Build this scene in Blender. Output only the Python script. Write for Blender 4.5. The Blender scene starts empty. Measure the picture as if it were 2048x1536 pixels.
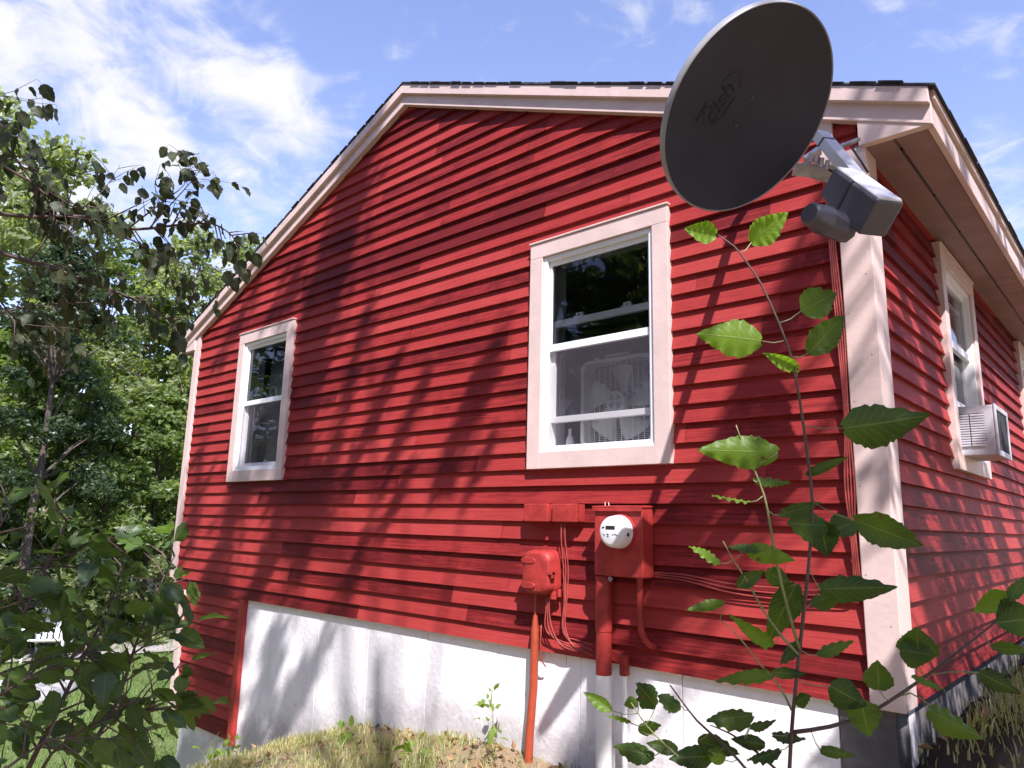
import bpy, math, random
import numpy as np
from mathutils import Vector, Matrix
rnd = random.Random(7)
nrng = np.random.default_rng(11)
scn = bpy.context.scene
C = scn.collection

# ------------------------------------------------------------------ camera
CAM = Vector((0.8886, -3.3593, 0.6918))
YAW, PIT, ROL = 0.7351, 0.1913, 0.0246
FPX = 1450.9
_f = Vector((-math.sin(YAW)*math.cos(PIT), math.cos(YAW)*math.cos(PIT), math.sin(PIT)))
_r = Vector((math.cos(YAW), math.sin(YAW), 0)); _u = _r.cross(_f)
CR = _r*math.cos(ROL)+_u*math.sin(ROL); CU = _u*math.cos(ROL)-_r*math.sin(ROL); CF = _f
cd = bpy.data.cameras.new('camera'); cam = bpy.data.objects.new('camera', cd); C.objects.link(cam)
M = Matrix((CR, CU, -CF)).transposed().to_4x4(); M.translation = CAM
cam.matrix_world = M
cd.sensor_width = 36; cd.lens = 36*FPX/2048; cd.clip_start = 0.05; cd.clip_end = 2000
scn.camera = cam
# ------------------------------------------------------------------ sun, sky, exposure
SUN = Vector((1.25, -1.0, 2.02)).normalized()
sd = bpy.data.lights.new('sun', 'SUN'); sd.energy = 4.8; sd.angle = math.radians(0.53); sd.color = (1, 0.945, 0.95)
so = bpy.data.objects.new('sun', sd); C.objects.link(so)
so.rotation_euler = SUN.to_track_quat('Z', 'Y').to_euler(); so.location = (6, -6, 14)
scn.view_settings.view_transform = 'Standard'; scn.view_settings.look = 'None'
scn.view_settings.exposure = 1.0; scn.view_settings.gamma = 1

def pdir(u, v):                       # direction of the line of sight through a point of the photograph
    return (CR*((u-1024)/FPX)-CU*((v-768)/FPX)+CF)
def onY(u, v, y=0.0):
    d = pdir(u, v); return CAM+d*((y-CAM.y)/d.y)
def onX(u, v, x=0.0):
    d = pdir(u, v); return CAM+d*((x-CAM.x)/d.x)
def at(u, v, t):
    return CAM+pdir(u, v)*t

w = bpy.data.worlds.new('World'); scn.world = w; w.use_nodes = True
nt = w.node_tree; nt.nodes.clear()
def N(nt, t, **k):
    n = nt.nodes.new(t)
    for a, b in k.items():
        if a.startswith('i_'):
            key = a[2:]; n.inputs[int(key) if key.isdigit() else key.replace('_', ' ')].default_value = b
        else: setattr(n, a, b)
    return n
def L(nt, a, b): nt.links.new(a, b)
sky = N(nt, 'ShaderNodeTexSky', sky_type='NISHITA', sun_disc=False, sun_elevation=math.asin(SUN.z),
        sun_rotation=math.atan2(SUN.x, SUN.y), altitude=300, air_density=1.0, dust_density=0.4, ozone_density=2.2)
tc = N(nt, 'ShaderNodeTexCoord')
sep = N(nt, 'ShaderNodeSeparateXYZ'); L(nt, tc.outputs['Generated'], sep.inputs[0])
def mth(nt, op, a, b=None, clamp=False):
    m = N(nt, 'ShaderNodeMath', operation=op); m.use_clamp = clamp
    for i, x in enumerate((a, b)):
        if x is None: continue
        if isinstance(x, (int, float)): m.inputs[i].default_value = x
        else: L(nt, x, m.inputs[i])
    return m.outputs[0]
zz = mth(nt, 'ADD', mth(nt, 'MAXIMUM', sep.outputs[2], 0.0), 0.28)
cx = mth(nt, 'DIVIDE', sep.outputs[0], zz); cy = mth(nt, 'DIVIDE', sep.outputs[1], zz)
cmb = N(nt, 'ShaderNodeCombineXYZ'); L(nt, cx, cmb.inputs[0]); L(nt, cy, cmb.inputs[1])
n1 = N(nt, 'ShaderNodeTexNoise', i_Scale=4.2, i_Detail=8.0, i_Roughness=0.55, i_Distortion=0.5); L(nt, cmb.outputs[0], n1.inputs['Vector'])
n2 = N(nt, 'ShaderNodeTexNoise', i_Scale=9.0, i_Detail=6.0, i_Roughness=0.6, i_Distortion=0.8); L(nt, cmb.outputs[0], n2.inputs['Vector'])
cov = None
for (u, v, rad, amt) in [(40, 130, .13, .36), (190, 60, .10, .36), (170, 180, .08, .25), (410, 60, .10, .40), (420, 160, .085, .36), (300, 170, .07, .25), (430, 210, .05, .18),
                         (560, 115, .028, .25), (980, 45, .05, .22), (1190, 125, .07, .17), (820, 85, .04, .16), (520, 330, .16, .20), (250, 290, .16, .20), (400, 400, .16, .14), (700, 215, .05, .22),
                         (2010, 90, .035, .30), (2030, 340, .05, .28), (1980, 290, .03, .12), (1700, 150, .05, .12), (1290, 95, .04, .12), (120, 480, .2, .1)]:
    d = pdir(u, v).normalized()
    dp = N(nt, 'ShaderNodeVectorMath', operation='DISTANCE'); L(nt, tc.outputs['Generated'], dp.inputs[0]); dp.inputs[1].default_value = d
    g = mth(nt, 'MULTIPLY', mth(nt, 'SUBTRACT', 1.0, mth(nt, 'DIVIDE', dp.outputs['Value'], rad*1.5), True), amt*.62)
    cov = g if cov is None else mth(nt, 'ADD', cov, g)
val = mth(nt, 'ADD', mth(nt, 'ADD', mth(nt, 'MULTIPLY', n1.outputs[0], 1.0), mth(nt, 'MULTIPLY', n2.outputs[0], 0.8)), mth(nt, 'SUBTRACT', mth(nt, 'MINIMUM', cov, .30), 0.42))
cr = N(nt, 'ShaderNodeMapRange', interpolation_type='SMOOTHSTEP'); L(nt, val, cr.inputs[0])
cr.inputs[1].default_value = 0.55; cr.inputs[2].default_value = 0.95
tint = N(nt, 'ShaderNodeMix', data_type='RGBA', blend_type='MULTIPLY'); tint.inputs[0].default_value = 1.0
L(nt, sky.outputs[0], tint.inputs[6]); tint.inputs[7].default_value = (1.92, 1.58, 1.72, 1)
mx = N(nt, 'ShaderNodeMix', data_type='RGBA'); L(nt, cr.outputs[0], mx.inputs[0]); L(nt, tint.outputs[2], mx.inputs[6])
mx.inputs[7].default_value = (5.0, 5.0, 5.3, 1)
bg = N(nt, 'ShaderNodeBackground', i_Strength=0.1); L(nt, mx.outputs[2], bg.inputs[0])
wo = N(nt, 'ShaderNodeOutputWorld'); L(nt, bg.outputs[0], wo.inputs[0])

# ------------------------------------------------------------------ helpers
def tag(o, label=None, cat=None, group=None, kind=None):
    if label: o['label'] = label
    if cat: o['category'] = cat
    if group: o['group'] = group
    if kind: o['kind'] = kind
    return o
class MB:
    def __init__(s): s.v = []; s.f = []; s.tone = []; s.pc = []; s.st = []
    def add(s, vs, fs, tone=0.5):
        s.pc.append((len(s.v), len(s.f))); k = len(s.v); s.v += [tuple(v) for v in vs]; s.f += [tuple(i+k for i in f) for f in fs]; s.tone += [tone]*len(fs)
    def box(s, lo, hi, tone=0.5):
        (a, b, c), (d, e, f) = lo, hi
        s.add([(a, b, c), (d, b, c), (d, e, c), (a, e, c), (a, b, f), (d, b, f), (d, e, f), (a, e, f)],
              [(0, 3, 2, 1), (4, 5, 6, 7), (0, 1, 5, 4), (1, 2, 6, 5), (2, 3, 7, 6), (3, 0, 4, 7)], tone)
    def hexa(s, p, tone=.5):      # eight corners, bottom ring then top ring
        s.add(p, [(0, 3, 2, 1), (4, 5, 6, 7), (0, 1, 5, 4), (1, 2, 6, 5), (2, 3, 7, 6), (3, 0, 4, 7)], tone)
    def prism(s, poly, axis, a, b):  # polygon (2D) extruded along an axis from a to b
        n = len(poly)
        def P(q, t): 
            return {'x': (t, q[0], q[1]), 'y': (q[0], t, q[1]), 'z': (q[0], q[1], t)}[axis]
        s.add([P(q, a) for q in poly]+[P(q, b) for q in poly],
              [tuple(range(n))[::-1], tuple(range(n, 2*n))]+[(i, (i+1) % n, n+(i+1) % n, n+i) for i in range(n)])
    def tube(s, pts, r, seg=10, cap=True):
        pts = [Vector(p) for p in pts]; n = len(pts)
        rs = r if isinstance(r, (list, tuple)) else [r]*n
        t0 = (pts[1]-pts[0]).normalized(); a = t0.orthogonal().normalized(); vs = []
        for i in range(n):
            t = (pts[min(i+1, n-1)]-pts[max(i-1, 0)])
            if t.length < 1e-9: t = t0
            t.normalize(); a = (a-t*a.dot(t))
            a = a.normalized() if a.length > 1e-6 else t.orthogonal().normalized()
            b = t.cross(a)
            for k in range(seg):
                an = 2*math.pi*k/seg; vs.append(pts[i]+(a*math.cos(an)+b*math.sin(an))*rs[i])
        fs = [(i*seg+k, i*seg+(k+1) % seg, (i+1)*seg+(k+1) % seg, (i+1)*seg+k) for i in range(n-1) for k in range(seg)]
        if cap: fs += [tuple(range(seg))[::-1], tuple(range((n-1)*seg, n*seg))]
        s.add(vs, fs)
    def build_each(s, name, mat, fix, **k):   # every piece added so far becomes an object of its own
        out = []
        for i, (v0, f0) in enumerate(s.pc):
            v1, f1 = s.pc[i+1] if i+1 < len(s.pc) else (len(s.v), len(s.f))
            m = MB(); m.add(s.v[v0:v1], [tuple(q-v0 for q in f) for f in s.f[f0:f1]]); out.append(fix(m.build(name, mat, **k)))
        return out
    def build(s, name, mat, parent=None, bevel=0, smooth=False, link=True):
        me = bpy.data.meshes.new(name); me.from_pydata(s.v, [], s.f); me.update()
        if len(set(s.tone)) > 1:
            at_ = me.attributes.new('tone', 'FLOAT', 'FACE'); at_.data.foreach_set('value', s.tone)
        if s.st and len(s.st) == len(s.v):
            a2 = me.attributes.new('st', 'FLOAT_VECTOR', 'POINT'); a2.data.foreach_set('vector', [q for p in s.st for q in p])
        if smooth: me.polygons.foreach_set('use_smooth', [True]*len(me.polygons))
        me.materials.append(mat)
        o = bpy.data.objects.new(name, me); C.objects.link(o)
        if parent: o.parent = parent
        if bevel:
            m = o.modifiers.new('bevel', 'BEVEL'); m.width = bevel; m.segments = 2; m.limit_method = 'ANGLE'; m.angle_limit = math.radians(35)
        return o
def empty(name, loc=(0, 0, 0)):
    o = bpy.data.objects.new(name, None); C.objects.link(o); o.location = loc; o.empty_display_size = .1
    return o
def keep(o, parent):   # parent without moving
    o.parent = parent; o.matrix_parent_inverse = Matrix.Translation(-parent.location)
    return o
def autosmooth(o, deg=35):
    me = o.data; me.polygons.foreach_set('use_smooth', [True]*len(me.polygons)); me.set_sharp_from_angle(angle=math.radians(deg)); return o

# ------------------------------------------------------------------ materials
def new_mat(name):
    m = bpy.data.materials.new(name); m.use_nodes = True; nt = m.node_tree
    return m, nt, nt.nodes['Principled BSDF']
def mat(name, col, rough=.6, var=.15, scale=8, bump=.15, metal=0, spec=.5, stretch=(1, 1, 1), col2=None, thr=(.35, .7), bdist=.004):
    m, nt, b = new_mat(name)
    tc = N(nt, 'ShaderNodeTexCoord'); mp = N(nt, 'ShaderNodeMapping'); mp.inputs['Scale'].default_value = stretch
    L(nt, tc.outputs['Object'], mp.inputs[0])
    n = N(nt, 'ShaderNodeTexNoise', i_Scale=scale, i_Detail=6.0, i_Roughness=.6); L(nt, mp.outputs[0], n.inputs['Vector'])
    r = N(nt, 'ShaderNodeMapRange'); L(nt, n.outputs[0], r.inputs[0]); r.inputs[1].default_value, r.inputs[2].default_value = thr
    c2 = col2 or tuple(c*(1-var*1.6) for c in col); c1 = tuple(min(1, c*(1+var*.5)) for c in col)
    x = N(nt, 'ShaderNodeMix', data_type='RGBA'); L(nt, r.outputs[0], x.inputs[0]); x.inputs[6].default_value = (*c1, 1); x.inputs[7].default_value = (*c2, 1)
    L(nt, x.outputs[2], b.inputs['Base Color'])
    b.inputs['Roughness'].default_value = rough; b.inputs['Metallic'].default_value = metal; b.inputs['Specular IOR Level'].default_value = spec
    if bump:
        n2 = N(nt, 'ShaderNodeTexNoise', i_Scale=scale*6, i_Detail=4.0); L(nt, mp.outputs[0], n2.inputs['Vector'])
        bp = N(nt, 'ShaderNodeBump', i_Strength=bump, i_Distance=bdist); L(nt, n2.outputs[0], bp.inputs['Height']); L(nt, bp.outputs[0], b.inputs['Normal'])
    return m

def siding_mat(axis):
    m, nt, b = new_mat('red_stained_clapboard_'+axis)
    tc = N(nt, 'ShaderNodeTexCoord'); mp = N(nt, 'ShaderNodeMapping')
    mp.inputs['Scale'].default_value = (1.2, 1, 26) if axis == 'gable' else (1, 1.2, 26)
    L(nt, tc.outputs['Object'], mp.inputs[0])
    a = N(nt, 'ShaderNodeAttribute', attribute_name='tone')
    # shift the grain from board to board
    off = N(nt, 'ShaderNodeVectorMath', operation='ADD'); L(nt, mp.outputs[0], off.inputs[0])
    sc = N(nt, 'ShaderNodeVectorMath', operation='SCALE'); sc.inputs[0].default_value = (37, 19, 53); L(nt, a.outputs['Fac'], sc.inputs['Scale']); L(nt, sc.outputs[0], off.inputs[1])
    g = N(nt, 'ShaderNodeTexNoise', i_Scale=3.0, i_Detail=8.0, i_Roughness=.65, i_Distortion=.6); L(nt, off.outputs[0], g.inputs['Vector'])
    bl = N(nt, 'ShaderNodeTexNoise', i_Scale=2.1, i_Detail=5.0, i_Roughness=.7); L(nt, tc.outputs['Object'], bl.inputs['Vector'])
    # rough worn boards are darker, smooth ones lighter; the wear is the board's own
    s = mth(nt, 'ADD', mth(nt, 'MULTIPLY', g.outputs[0], .75), mth(nt, 'MULTIPLY', bl.outputs[0], .55))
    s = mth(nt, 'ADD', s, mth(nt, 'MULTIPLY', a.outputs['Fac'], .55))
    r = N(nt, 'ShaderNodeValToRGB'); L(nt, mth(nt, 'MULTIPLY', s, .6), r.inputs[0])
    e = r.color_ramp.elements; e[0].position = .42; e[0].color = (.118, .009, .0105, 1); e[1].position = .74; e[1].color = (.345, .043, .040, 1)
    x = r.color_ramp.elements.new(.53); x.color = (.262, .024, .023, 1)
    L(nt, r.outputs[0], b.inputs['Base Color'])
    b.inputs['Roughness'].default_value = .62; b.inputs['Specular IOR Level'].default_value = .16
    fine = N(nt, 'ShaderNodeTexNoise', i_Scale=14.0, i_Detail=6.0, i_Roughness=.7); L(nt, off.outputs[0], fine.inputs['Vector'])
    h = mth(nt, 'ADD', mth(nt, 'MULTIPLY', g.outputs[0], 1.0), mth(nt, 'MULTIPLY', fine.outputs[0], .6))
    bp = N(nt, 'ShaderNodeBump', i_Strength=.55, i_Distance=.0035); L(nt, h, bp.inputs['Height']); L(nt, bp.outputs[0], b.inputs['Normal'])
    return m
def concrete_mat():
    m, nt, b = new_mat('painted_concrete')
    tc = N(nt, 'ShaderNodeTexCoord'); sp = N(nt, 'ShaderNodeSeparateXYZ'); L(nt, tc.outputs['Object'], sp.inputs[0])
    n = N(nt, 'ShaderNodeTexNoise', i_Scale=3.0, i_Detail=8.0, i_Roughness=.65); L(nt, tc.outputs['Object'], n.inputs['Vector'])
    mp = N(nt, 'ShaderNodeMapping'); mp.inputs['Scale'].default_value = (5, 5, .5); L(nt, tc.outputs['Object'], mp.inputs[0])
    st = N(nt, 'ShaderNodeTexNoise', i_Scale=3.0, i_Detail=5.0); L(nt, mp.outputs[0], st.inputs['Vector'])
    r = N(nt, 'ShaderNodeValToRGB'); L(nt, mth(nt, 'ADD', mth(nt, 'MULTIPLY', n.outputs[0], .5), mth(nt, 'MULTIPLY', st.outputs[0], .5)), r.inputs[0])
    e = r.color_ramp.elements; e[0].position = .36; e[0].color = (.77, .745, .765, 1); e[1].position = .58; e[1].color = (.86, .83, .85, 1)
    # dark pits
    v = N(nt, 'ShaderNodeTexNoise', i_Scale=26.0, i_Detail=2.0); L(nt, mp.outputs[0], v.inputs['Vector'])
    pit = N(nt, 'ShaderNodeMapRange'); L(nt, v.outputs[0], pit.inputs[0]); pit.inputs[1].default_value = .70; pit.inputs[2].default_value = .74
    x = N(nt, 'ShaderNodeMix', data_type='RGBA'); L(nt, pit.outputs[0], x.inputs[0]); L(nt, r.outputs[0], x.inputs[6]); x.inputs[7].default_value = (.22, .16, .16, 1)
    # drips of red stain near the siding
    dr = N(nt, 'ShaderNodeTexNoise', i_Scale=2.2, i_Detail=7.0, i_Roughness=.75); L(nt, mp.outputs[0], dr.inputs['Vector'])
    dm = N(nt, 'ShaderNodeMapRange'); L(nt, mth(nt, 'ADD', dr.outputs[0], mth(nt, 'MULTIPLY', sp.outputs[2], .35)), dm.inputs[0]); dm.inputs[1].default_value = .62; dm.inputs[2].default_value = .72
    x2 = N(nt, 'ShaderNodeMix', data_type='RGBA'); L(nt, mth(nt, 'MULTIPLY', dm.outputs[0], .5), x2.inputs[0]); L(nt, x.outputs[2], x2.inputs[6]); x2.inputs[7].default_value = (.45, .16, .17, 1)
    gl_ = mth(nt, 'MINIMUM', mth(nt, 'ADD', mth(nt, 'MULTIPLY', sp.outputs[0], .26), .16), -.57)
    hh = mth(nt, 'SUBTRACT', sp.outputs[2], gl_)
    dn = N(nt, 'ShaderNodeTexNoise', i_Scale=9.0, i_Detail=8.0, i_Roughness=.75); L(nt, tc.outputs['Object'], dn.inputs['Vector'])
    dk = N(nt, 'ShaderNodeMapRange'); L(nt, mth(nt, 'SUBTRACT', hh, mth(nt, 'MULTIPLY', dn.outputs[0], .5)), dk.inputs[0]); dk.inputs[1].default_value = .0; dk.inputs[2].default_value = -.20
    x3 = N(nt, 'ShaderNodeMix', data_type='RGBA'); L(nt, mth(nt, 'MULTIPLY', dk.outputs[0], .6), x3.inputs[0]); L(nt, x2.outputs[2], x3.inputs[6]); x3.inputs[7].default_value = (.30, .27, .27, 1)
    L(nt, x3.outputs[2], b.inputs['Base Color']); b.inputs['Roughness'].default_value = .85
    n3 = N(nt, 'ShaderNodeTexNoise', i_Scale=30.0, i_Detail=6.0); L(nt, tc.outputs['Object'], n3.inputs['Vector'])
    bp = N(nt, 'ShaderNodeBump', i_Strength=.35, i_Distance=.01); L(nt, mth(nt, 'ADD', n3.outputs[0], mth(nt, 'MULTIPLY', n.outputs[0], 2.)), bp.inputs['Height']); L(nt, bp.outputs[0], b.inputs['Normal'])
    return m
def leaf_mat(name, c1, c2, trans=.4, rough=.4, spec=.4, vein=False, attr=True):
    m, nt, b = new_mat(name)
    tc = N(nt, 'ShaderNodeTexCoord')
    n = N(nt, 'ShaderNodeTexNoise', i_Scale=1.3 if not vein else 9.0, i_Detail=4.0); L(nt, tc.outputs['Object'], n.inputs['Vector'])
    a = N(nt, 'ShaderNodeAttribute', attribute_name='tone')
    f = mth(nt, 'ADD', mth(nt, 'MULTIPLY', a.outputs['Fac'], .7), mth(nt, 'MULTIPLY', mth(nt, 'SUBTRACT', n.outputs[0], .35), .9), True)
    x = N(nt, 'ShaderNodeMix', data_type='RGBA'); L(nt, f, x.inputs[0]); x.inputs[6].default_value = (*c1, 1); x.inputs[7].default_value = (*c2, 1)
    L(nt, x.outputs[2], b.inputs['Base Color']); b.inputs['Roughness'].default_value = rough; b.inputs['Specular IOR Level'].default_value = spec
    tr = N(nt, 'ShaderNodeBsdfTranslucent')
    tcl = N(nt, 'ShaderNodeMix', data_type='RGBA', blend_type='MULTIPLY'); tcl.inputs[0].default_value = 1
    L(nt, x.outputs[2], tcl.inputs[6]); tcl.inputs[7].default_value = (2.6, 2.7, .9, 1); L(nt, tcl.outputs[2], tr.inputs[0])
    ms = N(nt, 'ShaderNodeMixShader'); ms.inputs[0].default_value = trans; L(nt, b.outputs[0], ms.inputs[1]); L(nt, tr.outputs[0], ms.inputs[2])
    L(nt, ms.outputs[0], nt.nodes['Material Output'].inputs[0])
    if vein:
        st = N(nt, 'ShaderNodeAttribute', attribute_name='st'); sx = N(nt, 'ShaderNodeSeparateXYZ'); L(nt, st.outputs['Vector'], sx.inputs[0])
        ta = mth(nt, 'ABSOLUTE', sx.outputs[1]); ph = mth(nt, 'SUBTRACT', mth(nt, 'MULTIPLY', sx.outputs[0], 9.0), mth(nt, 'MULTIPLY', ta, 2.4))
        dv = mth(nt, 'ABSOLUTE', mth(nt, 'SUBTRACT', mth(nt, 'FRACT', ph), .5))
        vm = N(nt, 'ShaderNodeMapRange'); L(nt, dv, vm.inputs[0]); vm.inputs[1].default_value = .10; vm.inputs[2].default_value = .0
        mm = N(nt, 'ShaderNodeMapRange'); L(nt, ta, mm.inputs[0]); mm.inputs[1].default_value = .07; mm.inputs[2].default_value = .02
        vv = mth(nt, 'MAXIMUM', mth(nt, 'MULTIPLY', vm.outputs[0], .6), mm.outputs[0])
        x2 = N(nt, 'ShaderNodeMix', data_type='RGBA'); L(nt, mth(nt, 'MULTIPLY', vv, .45), x2.inputs[0]); L(nt, x.outputs[2], x2.inputs[6]); x2.inputs[7].default_value = (.16, .22, .07, 1)
        sn = N(nt, 'ShaderNodeTexNoise', i_Scale=38.0, i_Detail=3.0); L(nt, tc.outputs['Object'], sn.inputs['Vector'])
        sm = N(nt, 'ShaderNodeMapRange'); L(nt, sn.outputs[0], sm.inputs[0]); sm.inputs[1].default_value = .70; sm.inputs[2].default_value = .76
        x4 = N(nt, 'ShaderNodeMix', data_type='RGBA'); L(nt, sm.outputs[0], x4.inputs[0]); L(nt, x2.outputs[2], x4.inputs[6]); x4.inputs[7].default_value = (.09, .05, .02, 1)
        L(nt, x4.outputs[2], b.inputs['Base Color']); L(nt, x4.outputs[2], tcl.inputs[6])
        bp = N(nt, 'ShaderNodeBump', i_Strength=.4, i_Distance=.002); n2 = N(nt, 'ShaderNodeTexNoise', i_Scale=60.0); L(nt, tc.outputs['Object'], n2.inputs['Vector'])
        L(nt, mth(nt, 'ADD', mth(nt, 'MULTIPLY', n2.outputs[0], .5), mth(nt, 'MULTIPLY', mth(nt, 'ADD', dv, mm.outputs[0]), -.45)), bp.inputs['Height']); L(nt, bp.outputs[0], b.inputs['Normal']); L(nt, bp.outputs[0], tr.inputs['Normal'])
    return m
def glass_mat(name, tint=(.9, .92, .95), trans=.85):
    m, nt, b = new_mat(name)
    t = N(nt, 'ShaderNodeBsdfTransparent'); t.inputs[0].default_value = (*tint, 1)
    g = N(nt, 'ShaderNodeBsdfGlossy'); g.inputs['Roughness'].default_value = .02; g.inputs[0].default_value = (.95, .97, 1, 1)
    f = N(nt, 'ShaderNodeFresnel', i_IOR=1.55)
    n = N(nt, 'ShaderNodeTexNoise', i_Scale=2.5, i_Detail=1.0); tc = N(nt, 'ShaderNodeTexCoord'); L(nt, tc.outputs['Object'], n.inputs['Vector'])
    bp = N(nt, 'ShaderNodeBump', i_Strength=.12, i_Distance=.02); L(nt, n.outputs[0], bp.inputs['Height']); L(nt, bp.outputs[0], g.inputs['Normal'])
    ms = N(nt, 'ShaderNodeMixShader'); L(nt, f.outputs[0], ms.inputs[0]); L(nt, t.outputs[0], ms.inputs[1]); L(nt, g.outputs[0], ms.inputs[2])
    L(nt, ms.outputs[0], nt.nodes['Material Output'].inputs[0]); return m
def screen_mat():
    m, nt, b = new_mat('insect_screen')
    t = N(nt, 'ShaderNodeBsdfTransparent'); d = N(nt, 'ShaderNodeBsdfDiffuse'); d.inputs[0].default_value = (.13, .115, .14, 1)
    tc = N(nt, 'ShaderNodeTexCoord'); n = N(nt, 'ShaderNodeTexNoise', i_Scale=4.0); L(nt, tc.outputs['Object'], n.inputs['Vector'])
    ms = N(nt, 'ShaderNodeMixShader'); L(nt, mth(nt, 'MULTIPLY_ADD', n.outputs[0], .15), ms.inputs[0]); ms.inputs[0].default_value = .4
    nt.links.remove(ms.inputs[0].links[0]); ms.inputs[0].default_value = .30
    L(nt, t.outputs[0], ms.inputs[1]); L(nt, d.outputs[0], ms.inputs[2]); L(nt, ms.outputs[0], nt.nodes['Material Output'].inputs[0]); return m

M_sg, M_sr = siding_mat('gable'), siding_mat('side')
M_trim = mat('pale_pink_trim_paint', (.64, .49, .455), .55, .07, 6, .4, bdist=.003)
M_white = mat('white_vinyl', (.80, .80, .82), .35, .04, 6, .05)
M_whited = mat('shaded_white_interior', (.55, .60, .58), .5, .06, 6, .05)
M_conc = concrete_mat()
M_red = mat('red_painted_metal', (.36, .036, .032), .5, .25, 9, .35, spec=.3)
M_redc = mat('red_painted_cable', (.32, .050, .042), .5, .3, 12, .1)
M_orange = mat('orange_plastic_conduit', (.36, .058, .026), .45, .15, 10, .1)
M_pvc = mat('white_pvc', (.80, .78, .79), .4, .05, 5, .05)
M_soffit = mat('soffit_paint_with_shade', (.27, .165, .16), .6, .15, 5, .15)  # trim tone darkened, the shade under the eave is in the colour
M_shingle = mat('dark_shingle', (.045, .045, .06), .9, .4, 20, .6, bdist=.01)
M_dark = mat('dark_room', (.035, .028, .045), .9, .3, 2, 0)
M_glass = glass_mat('window_glass'); M_screen = screen_mat()
M_dishg = mat('charcoal_dish_enamel', (.031, .033, .056), .5, .12, 3, .06, spec=.3)
M_rim = mat('pale_dish_rim', (.30, .30, .32), .35, .08, 5, .05)
M_galv = mat('galvanised_steel', (.52, .52, .56), .35, .25, 14, .1, metal=.55)
M_lnb = mat('grey_plastic_housing', (.085, .085, .115), .45, .08, 5, .08)
M_lnbl = mat('pale_grey_plastic', (.62, .62, .68), .4, .12, 5, .06)
M_logo = mat('black_lettering', (.008, .008, .011), .5, .05, 5, 0)
M_head = mat('glossy_meter_cover', (.74, .74, .76), .12, .06, 6, .02)
M_black = mat('black_plastic', (.02, .02, .022), .5, .1, 5, .05)
M_ac = mat('off_white_metal', (.45, .435, .475), .45, .15, 6, .1)
M_acd = mat('dark_coil', (.06, .06, .075), .6, .3, 30, .4)
M_bark = mat('grey_brown_bark', (.13, .10, .085), .9, .4, 9, .8, stretch=(1, 1, .25), bdist=.02)
M_twig = mat('purple_brown_twig', (.10, .065, .055), .6, .3, 12, .2)
M_twigp = mat('pale_green_twig', (.24, .26, .11), .55, .3, 12, .2)

# ------------------------------------------------------------------ house numbers (metres; gable wall faces -y, side wall faces +x)
EX = 0.1016
ztab = [-.10, .87, 1.90, 2.92, 3.94, 4.98, 6.0, 7.03, 8.07, 9.08, 10.09, 11.09, 12.11, 13.08, 14.08, 15.07, 16.05, 17.03, 18.01, 18.99, 19.95, 20.96, 21.96, 22.94, 24.0, 24.98,
        25.95, 26.97, 27.98, 28.98, 30.0, 31.0, 31.95, 32.93, 33.88, 34.85, 35.85, 36.85, 37.85, 38.85, 39.85, 40.85]
ZB = [z*EX for z in ztab]
XL, PEAK = -6.74, -3.362
RS = .424                       # roof slope
def rtop(x): return 4.157-RS*abs(x-PEAK)       # top line of the rake boards
house = empty('house', (-3.4, 4.5, -1.5))
tag(house, 'red clapboard house with pale pink trim and a low pitched gable', 'house')
def hp(o, label=None):
    keep(o, house)
    if label: o['label'] = label
    return o

def clap(mb, row, x0a, x1a, x0b, x1b, z0, z1, P, rn, zb0, zb1):
    """one length of clapboard from z0 up to z1 (its full board spans zb0..zb1); P maps (x, depth, z) to the wall"""
    def dep(z): return 0.0+.0235*(z-zb0)/(zb1-zb0)
    t = rn.random()
    jo = rn.uniform(-.0012, .0012)
    d0, d1 = dep(z0)+jo, dep(z1)+jo
    vs = [P(x0a, d0, z0), P(x1a, d0, z0), P(x1b, d1, z1), P(x0b, d1, z1), P(x0a, .0315, z0), P(x1a, .0315, z0)]
    mb.add(vs, [(0, 1, 2, 3), (4, 5, 1, 0)], t)
def siding(mb, P, rows, xlo, xhi, holes, rn):
    for i in range(len(rows)-1):
        zb0, zb1 = rows[i]-rn.uniform(-.001, .002), rows[i+1]+.004
        if xlo(zb0) >= xhi(zb0): break
        # joints between boards of this row
        L0, L1 = xlo(zb0), xhi(zb0)
        js = []; x = L0+rn.uniform(.4, 2.4)
        while x < L1-.3: js.append(x); x += rn.uniform(.8, 3.0)
        cuts = sorted(set([zb0, zb1]+[h[k] for h in holes for k in (2, 3) if zb0 < h[k] < zb1]))
        tones = [rn.random() for _ in range(len(js)+1)]
        for z0, z1 in zip(cuts, cuts[1:]):
            ivs = [(xlo, xhi)]
            segs = [(L0, L1)]
            zm = (z0+z1)/2
            for h in holes:
                if h[2] < zm < h[3]:
                    new = []
                    for a, b in segs:
                        if h[0] > a and h[1] < b: new += [(a, h[0]), (h[1], b)]
                        else: new.append((a, b))
                    segs = new
            for a, b in segs:
                bs = [a]+[j for j in js if a < j < b]+[b]
                for c, d in zip(bs, bs[1:]):
                    ca, cb = (c, c); da, db = (d, d)
                    if c == L0: ca, cb = xlo(z0), max(xlo(z1), min(xlo(z1), xhi(z1)))
                    if d == L1: da, db = xhi(z0), xhi(z1)
                    if cb > db: cb = db = (cb+db)/2
                    k = sum(1 for j in js if j <= c+1e-6)
                    t = tones[k]
                    st = rn.getstate(); clap(mb, i, ca+.0008, da-.0008, cb+.0008, db-.0008, z0, z1, P, FixT(t), zb0, zb1)
class FixT:
    def __init__(s, t): s.t = t
    def random(s): return s.t
    def uniform(s, a, b): return a+(b-a)*((s.t*7.3) % 1)

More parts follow.
